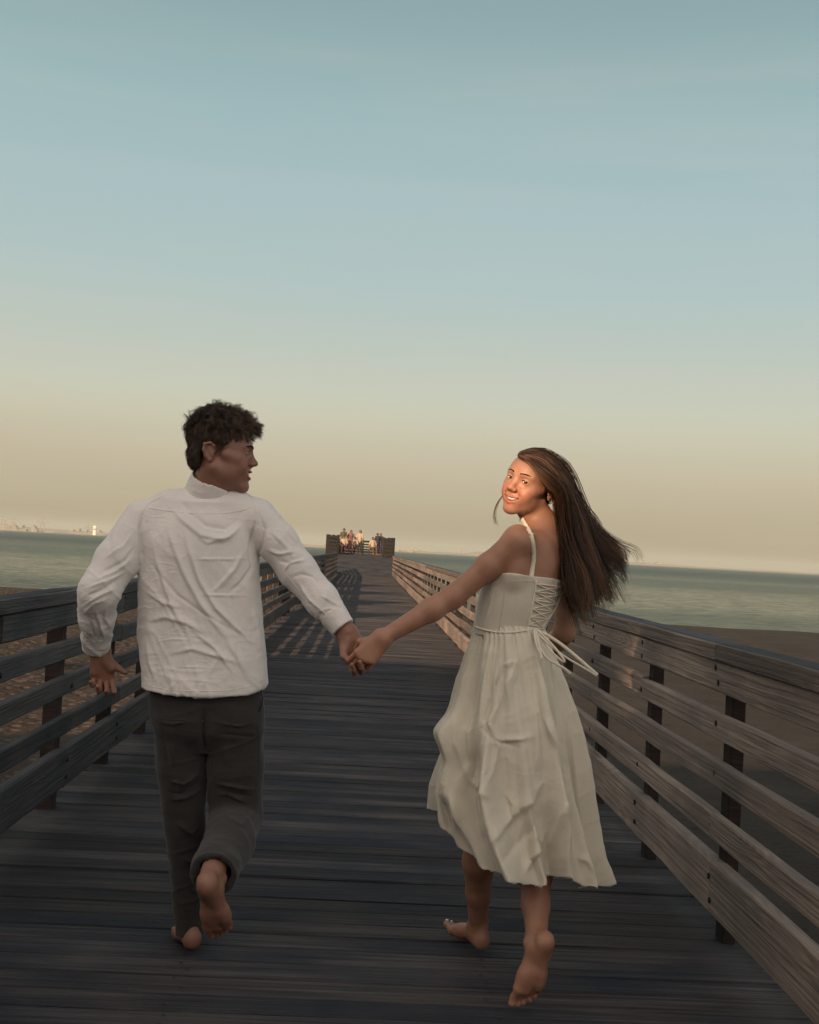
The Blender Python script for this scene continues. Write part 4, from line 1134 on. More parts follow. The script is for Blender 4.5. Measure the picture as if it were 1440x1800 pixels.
folds = [  # the back, read from the cloth: (pixel line, width m, height m)
    ([(300, 868), (330, 900), (360, 925), (395, 930), (425, 905)], 0.010, -0.008), ([(285, 880), (318, 915), (352, 942), (392, 950), (430, 925)], 0.014, 0.010),
    ([(285, 900), (300, 950), (325, 1010), (352, 1060), (385, 1105), (425, 1150)], 0.014, 0.013),
    ([(262, 930), (275, 990), (300, 1060), (330, 1110), (345, 1150)], 0.013, 0.009),
    ([(318, 905), (330, 960), (350, 1020), (380, 1070), (425, 1115), (462, 1150)], 0.011, 0.012),
    ([(240, 965), (270, 1000), (310, 1045), (360, 1080), (410, 1110), (460, 1135)], 0.006, -0.006),
    ([(330, 983), (390, 984), (438, 982)], 0.0035, 0.005), ([(345, 1045), (400, 1047), (440, 1048)], 0.0035, 0.0055),
    ([(340, 940), (365, 955), (400, 945), (430, 915)], 0.010, 0.008), ([(450, 905), (438, 940), (436, 975), (442, 1010)], 0.008, -0.010),
    ([(430, 960), (410, 1000), (380, 1035), (362, 1045)], 0.010, 0.009), ([(445, 985), (425, 1020), (395, 1050)], 0.008, -0.006),
    ([(248, 1035), (285, 1060), (325, 1070)], 0.008, 0.006), ([(250, 1095), (290, 1085), (330, 1095), (370, 1120)], 0.012, 0.009),
    ([(290, 1150), (340, 1140), (390, 1155), (430, 1170)], 0.012, 0.008), ([(255, 1120), (262, 1165), (275, 1205)], 0.012, 0.008),
    ([(395, 1120), (420, 1160), (435, 1200)], 0.014, 0.010), ([(440, 1060), (450, 1110), (460, 1170)], 0.012, 0.010),
    ([(330, 1100), (380, 1140), (415, 1190)], 0.009, 0.008), ([(345, 1165), (352, 1210)], 0.014, 0.006), ([(300, 1180), (310, 1215)], 0.014, 0.006),
    ([(246, 890), (240, 925), (243, 960), (247, 1000)], 0.006, -0.011), ([(450, 895), (462, 930), (455, 965), (442, 985)], 0.006, -0.009),
    ([(305, 840), (345, 862), (400, 868), (440, 880)], 0.004, -0.004),
    # left sleeve
    ([(205, 905), (195, 940), (205, 985)], 0.010, 0.007), ([(232, 930), (215, 960), (180, 985)], 0.008, 0.007), ([(238, 955), (220, 985), (175, 1010)], 0.007, -0.007),
    ([(235, 975), (205, 1003), (165, 1025)], 0.007, 0.008), ([(225, 1000), (190, 1022), (152, 1035)], 0.006, 0.009), ([(215, 1012), (185, 1035), (150, 1050)], 0.006, -0.008),
    ([(210, 1030), (180, 1045), (148, 1065)], 0.006, 0.008), ([(200, 1048), (170, 1058), (145, 1080)], 0.006, 0.007), ([(170, 1062), (172, 1100), (172, 1135)], 0.005, 0.008), ([(155, 1075), (158, 1105), (160, 1130)], 0.005, -0.006),
    ([(190, 1062), (180, 1085), (188, 1115)], 0.006, 0.006),
    # right sleeve
    ([(470, 930), (500, 960), (520, 985)], 0.010, 0.008), ([(463, 965), (490, 975), (525, 970)], 0.007, 0.008), ([(480, 985), (505, 990), (540, 975)], 0.007, -0.008), ([(497, 1008), (510, 990), (540, 985)], 0.006, 0.009),
    ([(505, 1020), (530, 1010), (550, 1015), (575, 1045)], 0.006, -0.006), ([(515, 1015), (545, 1055), (580, 1085)], 0.006, 0.008), ([(560, 1045), (585, 1060), (600, 1070)], 0.005, 0.006), ([(480, 900), (510, 940), (540, 975)], 0.012, 0.006), ([(555, 1075), (580, 1070), (600, 1082)], 0.004, 0.005)]
dsp = 0.85 * fold_lines(V, Nn, folds, 3.82, soft=0.45)
amp = np.clip((1.60 - V[:, 2]) * 2, 0.3, 1)
w = V + 0.12 * np.stack([vnoise(V * 6, 1), vnoise(V * 6, 2), vnoise(V * 6, 3)], -1)
dsp += amp * (0.0060 * vnoise(w * vec(8, 8, 5) + 31, 11) + 0.0045 * creases(V, (1, -1.15), 3.5, 17, 51) + 0.0018 * creases(V, (1, -0.1), 6, 34, 61) + 0.0030 * creases(V, (0.5, 1), 5, 22, 71) + 0.0012 * ridged(w * vec(34, 34, 22) + 31, 13))
V = V + Nn * dsp[:, None]
tree = bvh_of(V, Q)
shirt_o = link('shirt', np_mesh('shirt', V, Q, M['shirt']), man)
# collar: stand and fold
col = [seg(neck_b - ncv * 0.03, neck_b + ncv * 0.052, 0.078, 0.070, 0.004), seg(neck_b - ncv * 0.06, neck_b + ncv * 0.020, 0.094, 0.078, 0.01),
       seg(neck_b - ncv * 0.08, neck_b + ncv * 0.15, 0.066, 0.0635, 0.003, 's'),
       cut(neck_b + ncv * 0.062 + vec(0, 0, 0.004), unit(ncv + vec(0.35, 0.25, 0.0)), 0.004), cut(neck_b - ncv * 0.035, -ncv, 0.004)]
V, Q = surface(col, neck_b - 0.13, neck_b + 0.15, 0.0035)
Nn = vnormals(V, Q); V = V + Nn * (0.0015 * vnoise(V * 30 + 9, 5))[:, None]
link('collar', np_mesh('collar', V, Q, M['shirt']), shirt_o)
# seams: yoke, armholes, cuffs as thin raised cords
def seam(pix, D, r=0.0016, name='seam', mat=None, parent=None):
    mb = MB(); mb.tube([P(x, y, D) for x, y in pix], r, 5); return link(name, mb.mesh(name, mat, True), parent)
for c, d, r0 in ((cl_e, dl, 0.043), (cr_e, dr, 0.0385)):
    cu = [seg(c - d * 0.058, c - d * 0.002, r0 + 0.005, r0 + 0.001, 0.003), seg(c - d * 0.12, c + d * 0.06, r0 - 0.0045, r0 - 0.0045, 0.003, 's'),
          cut(c + d * 0.001, d, 0.002), cut(c - d * 0.058, -d, 0.002)]
    V, Q = surface(cu, c - 0.11, c + 0.09, 0.003)
    Nn = vnormals(V, Q); V = V + Nn * (0.0025 * vnoise(V * 28 + 5, 8))[:, None]
    link('cuff', np_mesh('cuff', V, Q, M['shirt']), shirt_o)
for pix in ([(288, 872), (262, 884), (247, 905), (241, 935), (243, 965), (247, 992)], [(440, 872), (449, 890), (447, 915), (441, 945), (443, 975), (447, 1000)],
            [(262, 893), (300, 899), (345, 903), (390, 903), (425, 898), (445, 890)], [(262, 1206), (300, 1213), (350, 1215), (400, 1214), (440, 1206), (462, 1194)],
            [(505, 1012), (530, 1042), (560, 1068), (585, 1092)], [(163, 1062), (166, 1095), (170, 1130)]):
    seam_on(tree, pix, 'seam', M['shirt'], shirt_o)
# trousers
tr = [loft([(zz(1195), xx(364, 1195), 3.925, 0.170, 0.108, 0), (zz(1235), xx(364, 1235), 3.92, 0.176, 0.112, 0), (zz(1285), xx(366, 1285), 3.92, 0.172, 0.098, 0), (zz(1320), xx(366, 1320), 3.93, 0.13, 0.05, 0)], 0.05, n=2.3)]
tr += chain([P(317, 1250, 3.92), P(319, 1340, 3.96), P(324, 1440, 4.01), P(331, 1530, 4.05), P(335, 1634, 4.08)], [0.088, 0.080, 0.066, 0.058, 0.047], 0.012)
hem_r = P(372, 1545, 3.585)
tr += chain([P(412, 1250, 3.92), P(413, 1340, 3.95), P(415, 1432, 3.985), P(402, 1480, 3.83), P(381, 1524, 3.665), hem_r], [0.092, 0.088, 0.082, 0.078, 0.068, 0.064], 0.012)
dh = unit(hem_r - P(402, 1480, 3.83))
cutc = P(374, 1536, 3.62)
tr += [(lambda p, c=cutc, d=unit(dh + vec(0, 0, -0.15)): np.maximum(-((p - c) @ d), np.sqrt(((p - c) ** 2).sum(1)) - 0.2), cutc - 0.2, cutc + 0.2, 0.003, 's'),
       seg(P(388, 1510, 3.72), hem_r + dh * 0.05, 0.048, 0.057, 0.004, 's'), cut(P(335, 1641, 4.08), vec(0, 0, -1), 0.003)]
V, Q = surface(tr, vec(-0.84, 3.5, 0.02), vec(-0.28, 4.2, 0.93), 0.0048)
Nn = vnormals(V, Q)
folds = [([(362, 1235), (360, 1290), (358, 1350)], 0.014, -0.016), ([(280, 1265), (310, 1268), (340, 1262)], 0.008, 0.006), ([(375, 1262), (420, 1272), (460, 1268)], 0.006, 0.006), ([(380, 1285), (425, 1290), (460, 1298)], 0.007, -0.006),
    ([(292, 1370), (320, 1378), (350, 1360)], 0.007, 0.010), ([(290, 1395), (315, 1400), (352, 1372)], 0.007, -0.009), ([(292, 1412), (325, 1405), (355, 1388)], 0.008, 0.010),
    ([(370, 1375), (410, 1382), (455, 1395)], 0.006, 0.010), ([(375, 1385), (400, 1393), (450, 1405)], 0.006, -0.010), ([(378, 1402), (400, 1395), (440, 1418)], 0.008, 0.009),
    ([(385, 1420), (430, 1440), (455, 1430)], 0.010, 0.008), ([(380, 1440), (385, 1480), (400, 1510)], 0.010, 0.008), ([(365, 1480), (362, 1510)], 0.008, 0.006), ([(400, 1460), (420, 1500)], 0.012, -0.008),
    ([(300, 1450), (330, 1475), (345, 1460)], 0.010, 0.007), ([(310, 1520), (335, 1535), (350, 1525)], 0.010, 0.006), ([(318, 1580), (340, 1590), (352, 1580)], 0.008, 0.006), ([(395, 1300), (402, 1350)], 0.016, 0.006), ([(300, 1300), (306, 1350)], 0.016, 0.006)]
dsp = fold_lines(V, Nn, folds, 3.88)
dsp += 0.004 * creases(V, (1, 0.25), 5, 20, 81) + 0.004 * vnoise(V * vec(9, 9, 7) + 31, 21) + 0.0025 * ridged(V * vec(15, 15, 11) + 31, 22)
V = V + Nn * dsp[:, None]
tree = bvh_of(V, Q)
tro = link('trousers', np_mesh('trousers', V, Q, M['trousers']), man)
seam([(459, 1212), (462, 1230), (456, 1250)], 3.86, 0.002, 'pocket_edge', M['iron'], tro)

for pix in ([(363, 1226), (362, 1250), (361, 1285)], [(278, 1262), (300, 1266), (325, 1266)], [(400, 1268), (425, 1270), (448, 1268)], [(452, 1262), (455, 1310), (456, 1370)], [(281, 1240), (288, 1300), (292, 1350)]):
    seam_on(tree, pix, 'seam', M['trousers'], tro, 0.0014)
# hair: a cap close to the skull, then curls combed forward and blown over the brow
capP = [ell(mh(0, -0.016, 0.050), vec(0.0785, 0.1005, 0.0875) * mh.s, mh.R, 0.01), ell(mh(0, -0.048, -0.004), vec(0.062, 0.058, 0.058) * mh.s, mh.R, 0.02),
        cut(mh(0, 0.062, 0.045), mh.R @ unit(vec(0, 0.80, -0.50)), 0.012), cut(mh(0, 0.030, 0.03), mh.R @ unit(vec(0, 0.97, -0.22)), 0.012), (lambda p: (lambda q: np.maximum(q[:, 2] + 0.004 + 0.2 * (q[:, 1] + 0.02), -0.062 - q[:, 1]))(mh.local(p)), mh.o - 0.2, mh.o + 0.2, 0.008, 's')]
V, Q = surface(capP, mh.o - 0.16, mh.o + 0.18, 0.004)
Nn = vnormals(V, Q); lc = mh.local(V)
V = V + Nn * (0.0015 * ridged(V * 45 + 7, 31) + 0.003 * vnoise(V * 22 + 3, 32) - 0.001)[:, None]
hairm = link('hair', np_mesh('hair', V, Q, M['hair_m'], True, {'tone': 0.02 + 0.0 * V[:, 0]}), man)
hr = np.random.default_rng(12)
cur, r0s, tones = [], [], []
K = 12; t = np.linspace(0, 1, K)
NL = 980
for i in range(NL):
    while True:                      # root on the scalp, head coordinates
        d = hr.normal(size=3); d /= np.linalg.norm(d)
        p = vec(0, -0.016, 0.050) + d * vec(0.077, 0.099, 0.086)
        if (p[2] > 0.035 + 0.03 * (p[1] > 0.03) and p[1] < 0.066) or (p[1] < -0.055 and p[2] > -0.05) or (p[1] < 0.015 and p[2] > 0.014): break
    top = np.clip((p[2] - 0.065) / 0.05, 0, 1); front = np.clip((p[1] + 0.01) / 0.08, 0, 1)
    nrm_ = unit(d / vec(0.077, 0.099, 0.086))
    want = vec(0.35 * np.sign(d[0]) * (1 - top), 1.3 * top * (0.35 + front) - 0.35 * (1 - top), -1.0 * (1 - top) + 0.05) + hr.normal(size=3) * (0.18 + 0.55 * top)
    tang = unit(want - nrm_ * (want @ nrm_))
    lift = 0.08 + 0.42 * top + 0.10 * front * top
    flow = unit(tang + nrm_ * lift + vec(0, 0.5, 0.35) * front ** 2)
    nape = i % 6 == 5
    if nape:
        d = unit(vec(hr.uniform(-2.0, 2.0), -1.0, hr.uniform(-0.75, 0.5))); p = vec(0, -0.048, -0.004) + d * vec(0.062, 0.058, 0.058); top = front = 0.0; nrm_ = d; tang = unit(vec(0, -0.15, -1) - d * d[2] * -1); flow = unit(tang + nrm_ * 0.22)
    L = 0.027 + 0.034 * top + 0.042 * top * front
    ph = hr.uniform(0, 6.28); turns = hr.uniform(0.8, 1.7) * (0.25 + 0.75 * top); cr = hr.uniform(0.007, 0.017) * (0.12 + 0.88 * top)
    a = unit(np.cross(flow, vec(0.3, 0.1, 1))); b = np.cross(flow, a)
    base = p * vec(0.97, 0.985, 0.98) + L * (t[:, None] * flow - (0.20 + 0.10 * front * top) * (t ** 2)[:, None] * nrm_)
    base += cr * (t[:, None] ** 0.7) * (np.cos(ph + turns * 6.28 * t)[:, None] * a + np.sin(ph + turns * 6.28 * t)[:, None] * b) - cr * (t[:, None] ** 0.7) * (math.cos(ph) * a + math.sin(ph) * b) * 0.5
    tn = hr.uniform(0, 1)
    for j in range(15):
        off = hr.normal(size=3) * 0.0044
        sp = hr.normal(size=3) * (0.0018 if j % 6 else 0.006)
        c = base + off * (1 - 0.55 * t[:, None]) + sp * (t[:, None] ** 2)
        cur.append(mh.o + mh.s * (c @ mh.R.T)); r0s.append(hr.uniform(0.0004, 0.0008)); tones.append(np.clip(tn * 0.7 + hr.uniform(-0.2, 0.3) + 0.35 * front * top, 0, 1))
link('hair_strands', strands(cur, np.array(r0s), 0.0002, tones, M['hair_m'], 'hair_strands'), hairm)
# ------------------------------------------------------------------ the woman
woman = tag(empty('person', (0.45, 3.9, 0.0)), 'barefoot long-haired woman in a cream laced dress looking back over her shoulder, smiling', 'person')
ps = math.radians(40)
wF = vec(-math.sin(ps), -math.cos(ps), 0.03)
wU = vec(math.sin(math.radians(17)) * 0.93, -0.10, math.cos(math.radians(17)))
wh = Frame(P(931, 853, 3.90), wF, wU, 0.925)
def zw(y): return P(905, y, 3.9)[2]
def xw(x, y): return P(x, y, 3.9)[0]
nb = P(962, 932, 3.92)
wsl, wsr = P(909, 952, 3.81), P(1004, 962, 4.05)
wel, wwl = P(796, 1050, 3.80), P(672, 1122, 3.76)
wer, wwr = P(992, 1112, 4.12), P(962, 1150, 4.34)
whl, wkl, wal = P(880, 1215, 3.93), P(842, 1465, 4.02), P(840, 1622, 4.17)
whr, wkr, war = P(925, 1215, 3.88), P(938, 1478, 3.86), P(944, 1655, 3.66)
def torso(inf):
    return loft([(zw(948), xw(955, 948), 3.92, 0.105 + inf, 0.070 + inf, 30), (zw(975), xw(945, 975), 3.92, 0.140 + inf, 0.088 + inf, 33), (zw(1020), xw(924, 1020), 3.91, 0.146 + inf, 0.098 + inf, 33),
                 (zw(1060), xw(910, 1060), 3.90, 0.128 + inf, 0.092 + inf, 30), (zw(1108), xw(894, 1108), 3.90, 0.112 + inf, 0.084 + inf, 25), (zw(1160), xw(897, 1160), 3.90, 0.118 + inf, 0.085 + inf, 15),
                 (zw(1240), xw(900, 1240), 3.90, 0.135 + inf, 0.095 + inf, 8)], 0.03, n=2.2)
# her hand lies over his, back of the hand to the camera
fw = Frame(wwl + vec(0.0, 0, 0), P(630, 1166, 3.742) - wwl, vec(0.10, -1.0, 0.25), 0.93)
if fw.R[2, 0] < 0: fw.R[:, 0] *= -1
hand_w = hand_prims(fw, [(30, 62, 35), (38, 70, 40), (44, 74, 40), (50, 74, 40)],
                    [(0.024, 0.028, -0.012), (0.046, 0.056, -0.028), (0.040, 0.080, -0.044)], spread=0.05, wrist=0.025)
fv = Frame(wwr, vec(-0.15, 0.8, 0.3), vec(0.5, 0.0, 0.8), 0.92)
hand_v = hand_prims(fv, [(30, 40, 25)] * 4, [(0.026, 0.03, -0.01), (0.045, 0.055, -0.02), (0.05, 0.08, -0.03)], wrist=0.025)
wfl = Frame(P(840, 1628, 4.18), vec(-0.42, 0.90, 0.04), vec(0.0, 0.1, 1), 0.90)
if wfl.R[0, 0] > 0: wfl.R[:, 0] *= -1
wfr = Frame(P(944, 1660, 3.655), P(905, 1768, 3.63) - P(946, 1668, 3.66), vec(-0.28, 0.95, 0.0), 0.93)
wfr = Frame(P(944, 1660, 3.655), P(903, 1768, 3.70) - P(946, 1668, 3.655), vec(-0.1, 0.9, 0.4), 0.93)
if wfr.R[0, 0] > 0: wfr.R[:, 0] *= -1
body_w = [torso(0.0),
    seg(nb, wh(0, -0.022, -0.045), 0.044, 0.043, 0.03), seg(nb + vec(0, 0.03, -0.01), wh(0, 0.008, -0.06), 0.040, 0.038, 0.025),
    seg(wh(0.045, -0.03, -0.02), P(930, 932, 3.98), 0.014, 0.014, 0.03)]
body_w += head_prims(wh, True)
body_w += [seg(nb + vec(0, 0, -0.015), wsl + vec(0.02, 0.01, 0.0), 0.040, 0.034, 0.05), seg(nb + vec(0, 0, -0.015), wsr + vec(-0.01, 0, 0.005), 0.045, 0.038, 0.05)]
body_w += [ell(wsl, vec(0.044, 0.047, 0.052), None, 0.03), ell(wsr, vec(0.048, 0.05, 0.054), None, 0.03)]
body_w += [ell(P(950, 990, 3.84), vec(0.045, 0.022, 0.065), None, 0.03), ell(P(905, 1000, 3.80), vec(0.035, 0.03, 0.05), None, 0.03)]
trunk = [torso(0.0), ell(P(950, 990, 3.84), vec(0.045, 0.022, 0.065), None, 0.03), ell(P(905, 1000, 3.80), vec(0.035, 0.03, 0.05), None, 0.03)]
body_w += [seg(P(955, 940, 3.86), P(925, 1100, 3.80), 0.006, 0.008, 0.02, 's')]
up_mid = wsl * 0.55 + wel * 0.45; fo_mid = wel * 0.70 + wwl * 0.30
body_w += chain([wsl, up_mid, wel, fo_mid, wwl, fw(0, 0.0, 0)], [0.043, 0.039, 0.034, 0.035, 0.0235, 0.023], 0.02)
body_w += chain([wsr, wsr * 0.5 + wer * 0.5, wer, wer * 0.65 + wwr * 0.35, wwr, fv(0, 0, 0)], [0.045, 0.040, 0.034, 0.034, 0.024, 0.023], 0.02)
cf = lambda a, b, t: np.array(a) * (1 - t) + np.array(b) * t
body_w += chain([whl, cf(whl, wkl, .5), wkl], [0.085, 0.072, 0.052], 0.03) + chain([whr, cf(whr, wkr, .5), wkr], [0.085, 0.072, 0.052], 0.03)
body_w += chain([wkl, cf(wkl, wal, .3) + vec(0, -0.012, 0), cf(wkl, wal, .65) + vec(0, -0.004, 0), wal], [0.050, 0.052, 0.040, 0.031], 0.02)
body_w += chain([wkr, cf(wkr, war, .3) + vec(0.0, -0.012, 0.0), cf(wkr, war, .65), war], [0.050, 0.053, 0.041, 0.031], 0.02)
body_w += hand_w + hand_v + foot_prims(wfl, toe=0.35) + foot_prims(wfr, toe=0.15)
parts = []
lo, hi = boxed(wh(0, 0.01, 0.0), 0.150); lo[2] = nb[2] - 0.01; hbox = (lo.copy(), hi + vec(0, 0, 1))
parts.append(surface(body_w, lo, hi, 0.0019))
Vb, Qb = surface(body_w, vec(-0.16, 3.50, -0.01), vec(0.80, 4.55, nb[2] + 0.10), 0.0060)
boxes = [(*boxed(fw(0, 0.065, -0.01), 0.095),), (*boxed(wfl(0, 0.06, -0.04), 0.135),), (*boxed(wfr(0, 0.06, -0.04), 0.140),)]
parts.append(outside(Vb, Qb, boxes + [hbox], 0.008))
for (lo, hi), h in zip(boxes, (0.0020, 0.0026, 0.0026)): parts.append(surface(body_w, lo, hi, h))
V, Q = joinVQ(parts)
lip, fls = head_attrs(wh, V, 0.0345)
link('body', np_mesh('body', V, Q, M['skin_f'], True, {'lip': lip, 'flush': fls}), woman)
toc = vec(0, 0, CAM_Z) - wh.o
face_bits(wh, woman, unit(unit(toc) * 0.75 + wF * 0.25), M['hair_m'], True)
# toenails
for fr0, xs_ in ((wfl, (0.030, 0.010)), (wfr, (0.030, 0.010, -0.005, -0.020))):
    pass
V, Q = uv_ball(wfl(0.029, 0.180, -0.036), 0.0065, 10, 6, (1, 1, 0.6)); link('toenail', np_mesh('toenail', V, Q, M['nail']), woman)
V, Q = uv_ball(wfl(0.010, 0.178, -0.040), 0.0045, 10, 6, (1, 1, 0.6)); link('toenail', np_mesh('toenail', V, Q, M['nail']), woman)
# earrings: two small hoops on the near ear
for a, r in ((-0.012, 0.0075), (-0.004, 0.005)):
    c = wh(-0.078 if wh.R[0, 0] < 0 else 0.078, a - 0.026, -0.032 + (a + 0.012) * 0.8); mb = MB()
    mb.tube([tuple(c + r * (math.cos(t) * wh.R[:, 1] + math.sin(t) * wh.R[:, 2])) for t in np.linspace(0, 6.28, 14)], 0.0014, 5)
    link('earring', mb.mesh('earring', M['gold'], True), woman)

# bodice
bp = [(lambda p: field(trunk, p) - 0.007, vec(0.1, 3.5, 0.9), vec(1.0, 4.3, 1.7), 0.004, 'u')]
bod = list(bp)
tp = unit(vec(0.10, 0.0, 1.0))
bod += [(lambda p: -((p - P(940, 1015, 3.85)) @ unit(vec(0.02, 0.10, 1.0))), np.full(3, -99.), np.full(3, 99.), 0.003, 's'), cut(P(895, 1119, 3.85), vec(0, 0, -1), 0.003),
        seg(wsl + vec(-0.05, 0.0, 0.0), wsl + vec(0.0, 0, -0.10) + vec(-0.08, 0, 0.02), 0.02, 0.02, 0.01, 's')]
V, Q = surface(bod, vec(0.28, 3.6, 1.05), vec(0.85, 4.15, 1.42), 0.0038)
Nn = vnormals(V, Q)
dsp = fold_lines(V, Nn, [([(868, 1022), (862, 1060), (850, 1104)], 0.004, 0.003), ([(888, 1016), (884, 1060), (876, 1106)], 0.0035, 0.0025), ([(940, 1015), (934, 1060), (925, 1108)], 0.003, 0.004)], 3.81)
dsp += 0.0018 * vnoise(V * vec(20, 20, 14) + 31, 41) + 0.0016 * creases(V, (1, 0.1), 8, 30, 43)
V = V + Nn * dsp[:, None]
bodVQ = (V, Q)
tree = bvh_of(V, Q)
dress = link('dress', np_mesh('dress', V, Q, M['dress']), woman)

for pix in ([(866, 1024), (860, 1060), (850, 1100)], [(890, 1020), (886, 1060), (878, 1103)], [(846, 1040), (880, 1024), (910, 1020), (938, 1022)]):
    seam_on(tree, pix, 'seam', M['dress'], dress)
# skirt: a turned sheet of cloth blown about, built ring by ring
# pixel outline: (row y, left x, right x) -> centre and half width; the hem swings out
outl = [(1100, 838, 950), (1112, 831, 959), (1125, 830, 961), (1160, 820, 975), (1200, 808, 988), (1250, 796, 1003), (1290, 786, 1012), (1340, 778, 1022), (1400, 768, 1032), (1450, 772, 1042), (1500, 786, 1044), (1540, 800, 1050)]
oy = np.array([o[0] for o in outl], float)
ol = np.array([P(o[1], o[0] + 0.0, 3.9)[0] for o in outl]); orr = np.array([P(o[2], o[0], 3.9)[0] for o in outl])
oz = np.array([P(905, o[0], 3.9)[2] for o in outl])
NT, NR = 620, 190
th = np.linspace(0, 2 * math.pi, NT, endpoint=False)      # 0 = right (+x), 3pi/2 = towards the camera
tv = np.linspace(0, 1, NR)
T, TH = np.meshgrid(tv, th, indexing='ij')
# hem height by direction, pixel rows at the camera side
deg = np.degrees(th)
hem_px = np.interp(deg, [0, 30, 90, 150, 180, 200, 215, 228, 240, 256, 272, 284, 296, 310, 325, 340, 350, 360],
                        [1530, 1500, 1470, 1445, 1450, 1500, 1522, 1530, 1536, 1546, 1550, 1532, 1532, 1545, 1552, 1550, 1542, 1530])
row = oy[0] + (hem_px[None, :] - oy[0]) * T
cx = np.interp(row, oy, (ol + orr) / 2); rx = np.interp(row, oy, (orr - ol) / 2) - 0.026 * T
ry = np.interp(T, [0, 0.05, 0.12, 0.4, 1], [0.100, 0.122, 0.142, 0.20, 0.27])
cy = 3.90 - 0.02 * T
zr = np.array([P(905, y, 3.9)[2] for y in np.linspace(1095, 1560, 50)]); z0 = np.interp(row, np.linspace(1095, 1560, 50), zr)
# folds: sharp-crested waves that gather from the waist and open to the hem
def crest(ph, sharp=1.7):
    c = 0.5 + 0.5 * np.cos(ph); return c ** sharp * 2 - 0.75
wob = 0.35 * np.sin(3.1 * T + 1.0) + 0.22 * np.sin(7 * T + 2 * TH)
F = 0.45 * crest(7 * TH + 1.2 + wob * 2.2) + 0.42 * crest(13 * TH + 4.0 - 2.4 * T + 1.7 * np.sin(2 * TH + 2.4 * T), 2.2) + 0.20 * crest(23 * TH + 2 * np.sin(3 * TH + 3 * T) + 2.0 * T, 2.0) * np.clip(1.3 - T, 0.3, 1) + 0.30 * np.sin(4 * TH + 0.5 + 2.5 * T)
amp = 0.006 + 0.066 * np.clip(T, 0, 1) ** 1.15
inner = amp * F
fine = 0.0030 * crest(43 * TH + 2 * np.sin(9 * T + TH * 3)) * np.exp(-T * 7)                    # gathers under the waist
ct, st = np.cos(TH), np.sin(TH)
X = cx + (rx + inner + fine) * ct; Y = cy + (ry + inner + fine) * st; Z = z0
Z = np.where(Y < 3.9, CAM_Z + (Z - CAM_Z) * (0.15 + 0.85 * Y / 3.9), Z)
# the left side bulges in the wind: two billows on the outline
def bump(c0, w0, c1, w1): return np.exp(-((np.degrees(TH) - c0) / w0) ** 2 - ((row - c1) / w1) ** 2)
X += -0.042 * bump(188, 26, 1292, 26) - 0.020 * bump(195, 22, 1400, 38) + 0.012 * bump(192, 30, 1345, 16)
Y += -0.02 * bump(205, 26, 1300, 40)
Vs = np.stack([X, Y, Z], -1).reshape(-1, 3)
ii = np.arange(NR * NT).reshape(NR, NT); i2 = np.roll(ii, -1, axis=1)
Qs = np.stack([ii[:-1], ii[1:], i2[1:], i2[:-1]], -1).reshape(-1, 4)
Nn = vnormals(Vs, Qs)
cen = np.stack([cx, cy, z0], -1).reshape(-1, 3)
if ((Nn * (Vs - cen)).sum(1).mean()) < 0: Qs = Qs[:, ::-1]; Nn = -Nn
sf = [([(905, 1115), (912, 1160), (880, 1230), (858, 1270), (872, 1310), (862, 1350), (830, 1400)], 0.0155, 0.0184), ([(895, 1165), (868, 1215), (852, 1265), (868, 1305)], 0.0124, -0.0138),
      ([(935, 1150), (950, 1200), (955, 1260), (985, 1330), (990, 1400), (965, 1470), (925, 1520)], 0.0186, 0.0207), ([(915, 1170), (900, 1165), (885, 1175)], 0.0124, 0.0115),
      ([(940, 1190), (938, 1250), (942, 1310), (935, 1370)], 0.0155, 0.0138), ([(955, 1175), (975, 1260), (1000, 1360), (1005, 1450)], 0.0186, -0.0115),
      ([(850, 1290), (880, 1300), (915, 1296), (940, 1290)], 0.0109, 0.0115), ([(840, 1275), (870, 1300), (915, 1312)], 0.0124, -0.0103), ([(800, 1260), (800, 1310), (815, 1350)], 0.0124, 0.0138),
      ([(806, 1330), (830, 1380), (870, 1400)], 0.0217, 0.0115), ([(790, 1395), (800, 1440), (803, 1490)], 0.0155, 0.0184), ([(775, 1410), (788, 1450), (798, 1490)], 0.0186, -0.0230),
      ([(830, 1480), (880, 1440), (930, 1400), (960, 1350)], 0.0248, 0.0161), ([(860, 1500), (910, 1470), (950, 1420)], 0.0217, -0.0138), ([(985, 1220), (1010, 1300), (1022, 1400), (1030, 1480)], 0.0186, 0.0138),
      ([(905, 1530), (935, 1490), (965, 1440)], 0.0155, 0.0161), ([(835, 1120), (822, 1180), (812, 1250)], 0.0155, 0.0092), ([(870, 1125), (855, 1170), (842, 1210)], 0.0139, 0.0092), ([(958, 1130), (968, 1160), (985, 1200)], 0.0124, 0.0103),
      ([(880, 1380), (900, 1410), (880, 1450)], 0.0186, 0.0115), ([(1000, 1500), (1030, 1510), (1050, 1540)], 0.0155, 0.0115)]
dsp = 0.62 * fold_lines(Vs, Nn, sf, 3.72, soft=0.3)
dsp += (0.0022 * creases(Vs, (0.3, 1), 4, 16, 91) + 0.0016 * creases(Vs, (1, 0.5), 6, 26, 95)) + 0.0025 * vnoise(Vs * vec(12, 12, 8) + 31, 97)
Tf = T.reshape(-1)
Vs = Vs + Nn * (dsp * np.clip(Tf * 8, 0, 1))[:, None]
# frayed hem
Vs[-NT:, 2] += 0.004 * vnoise(np.stack([th * 60, th * 0, th * 0], -1) + 20, 3)
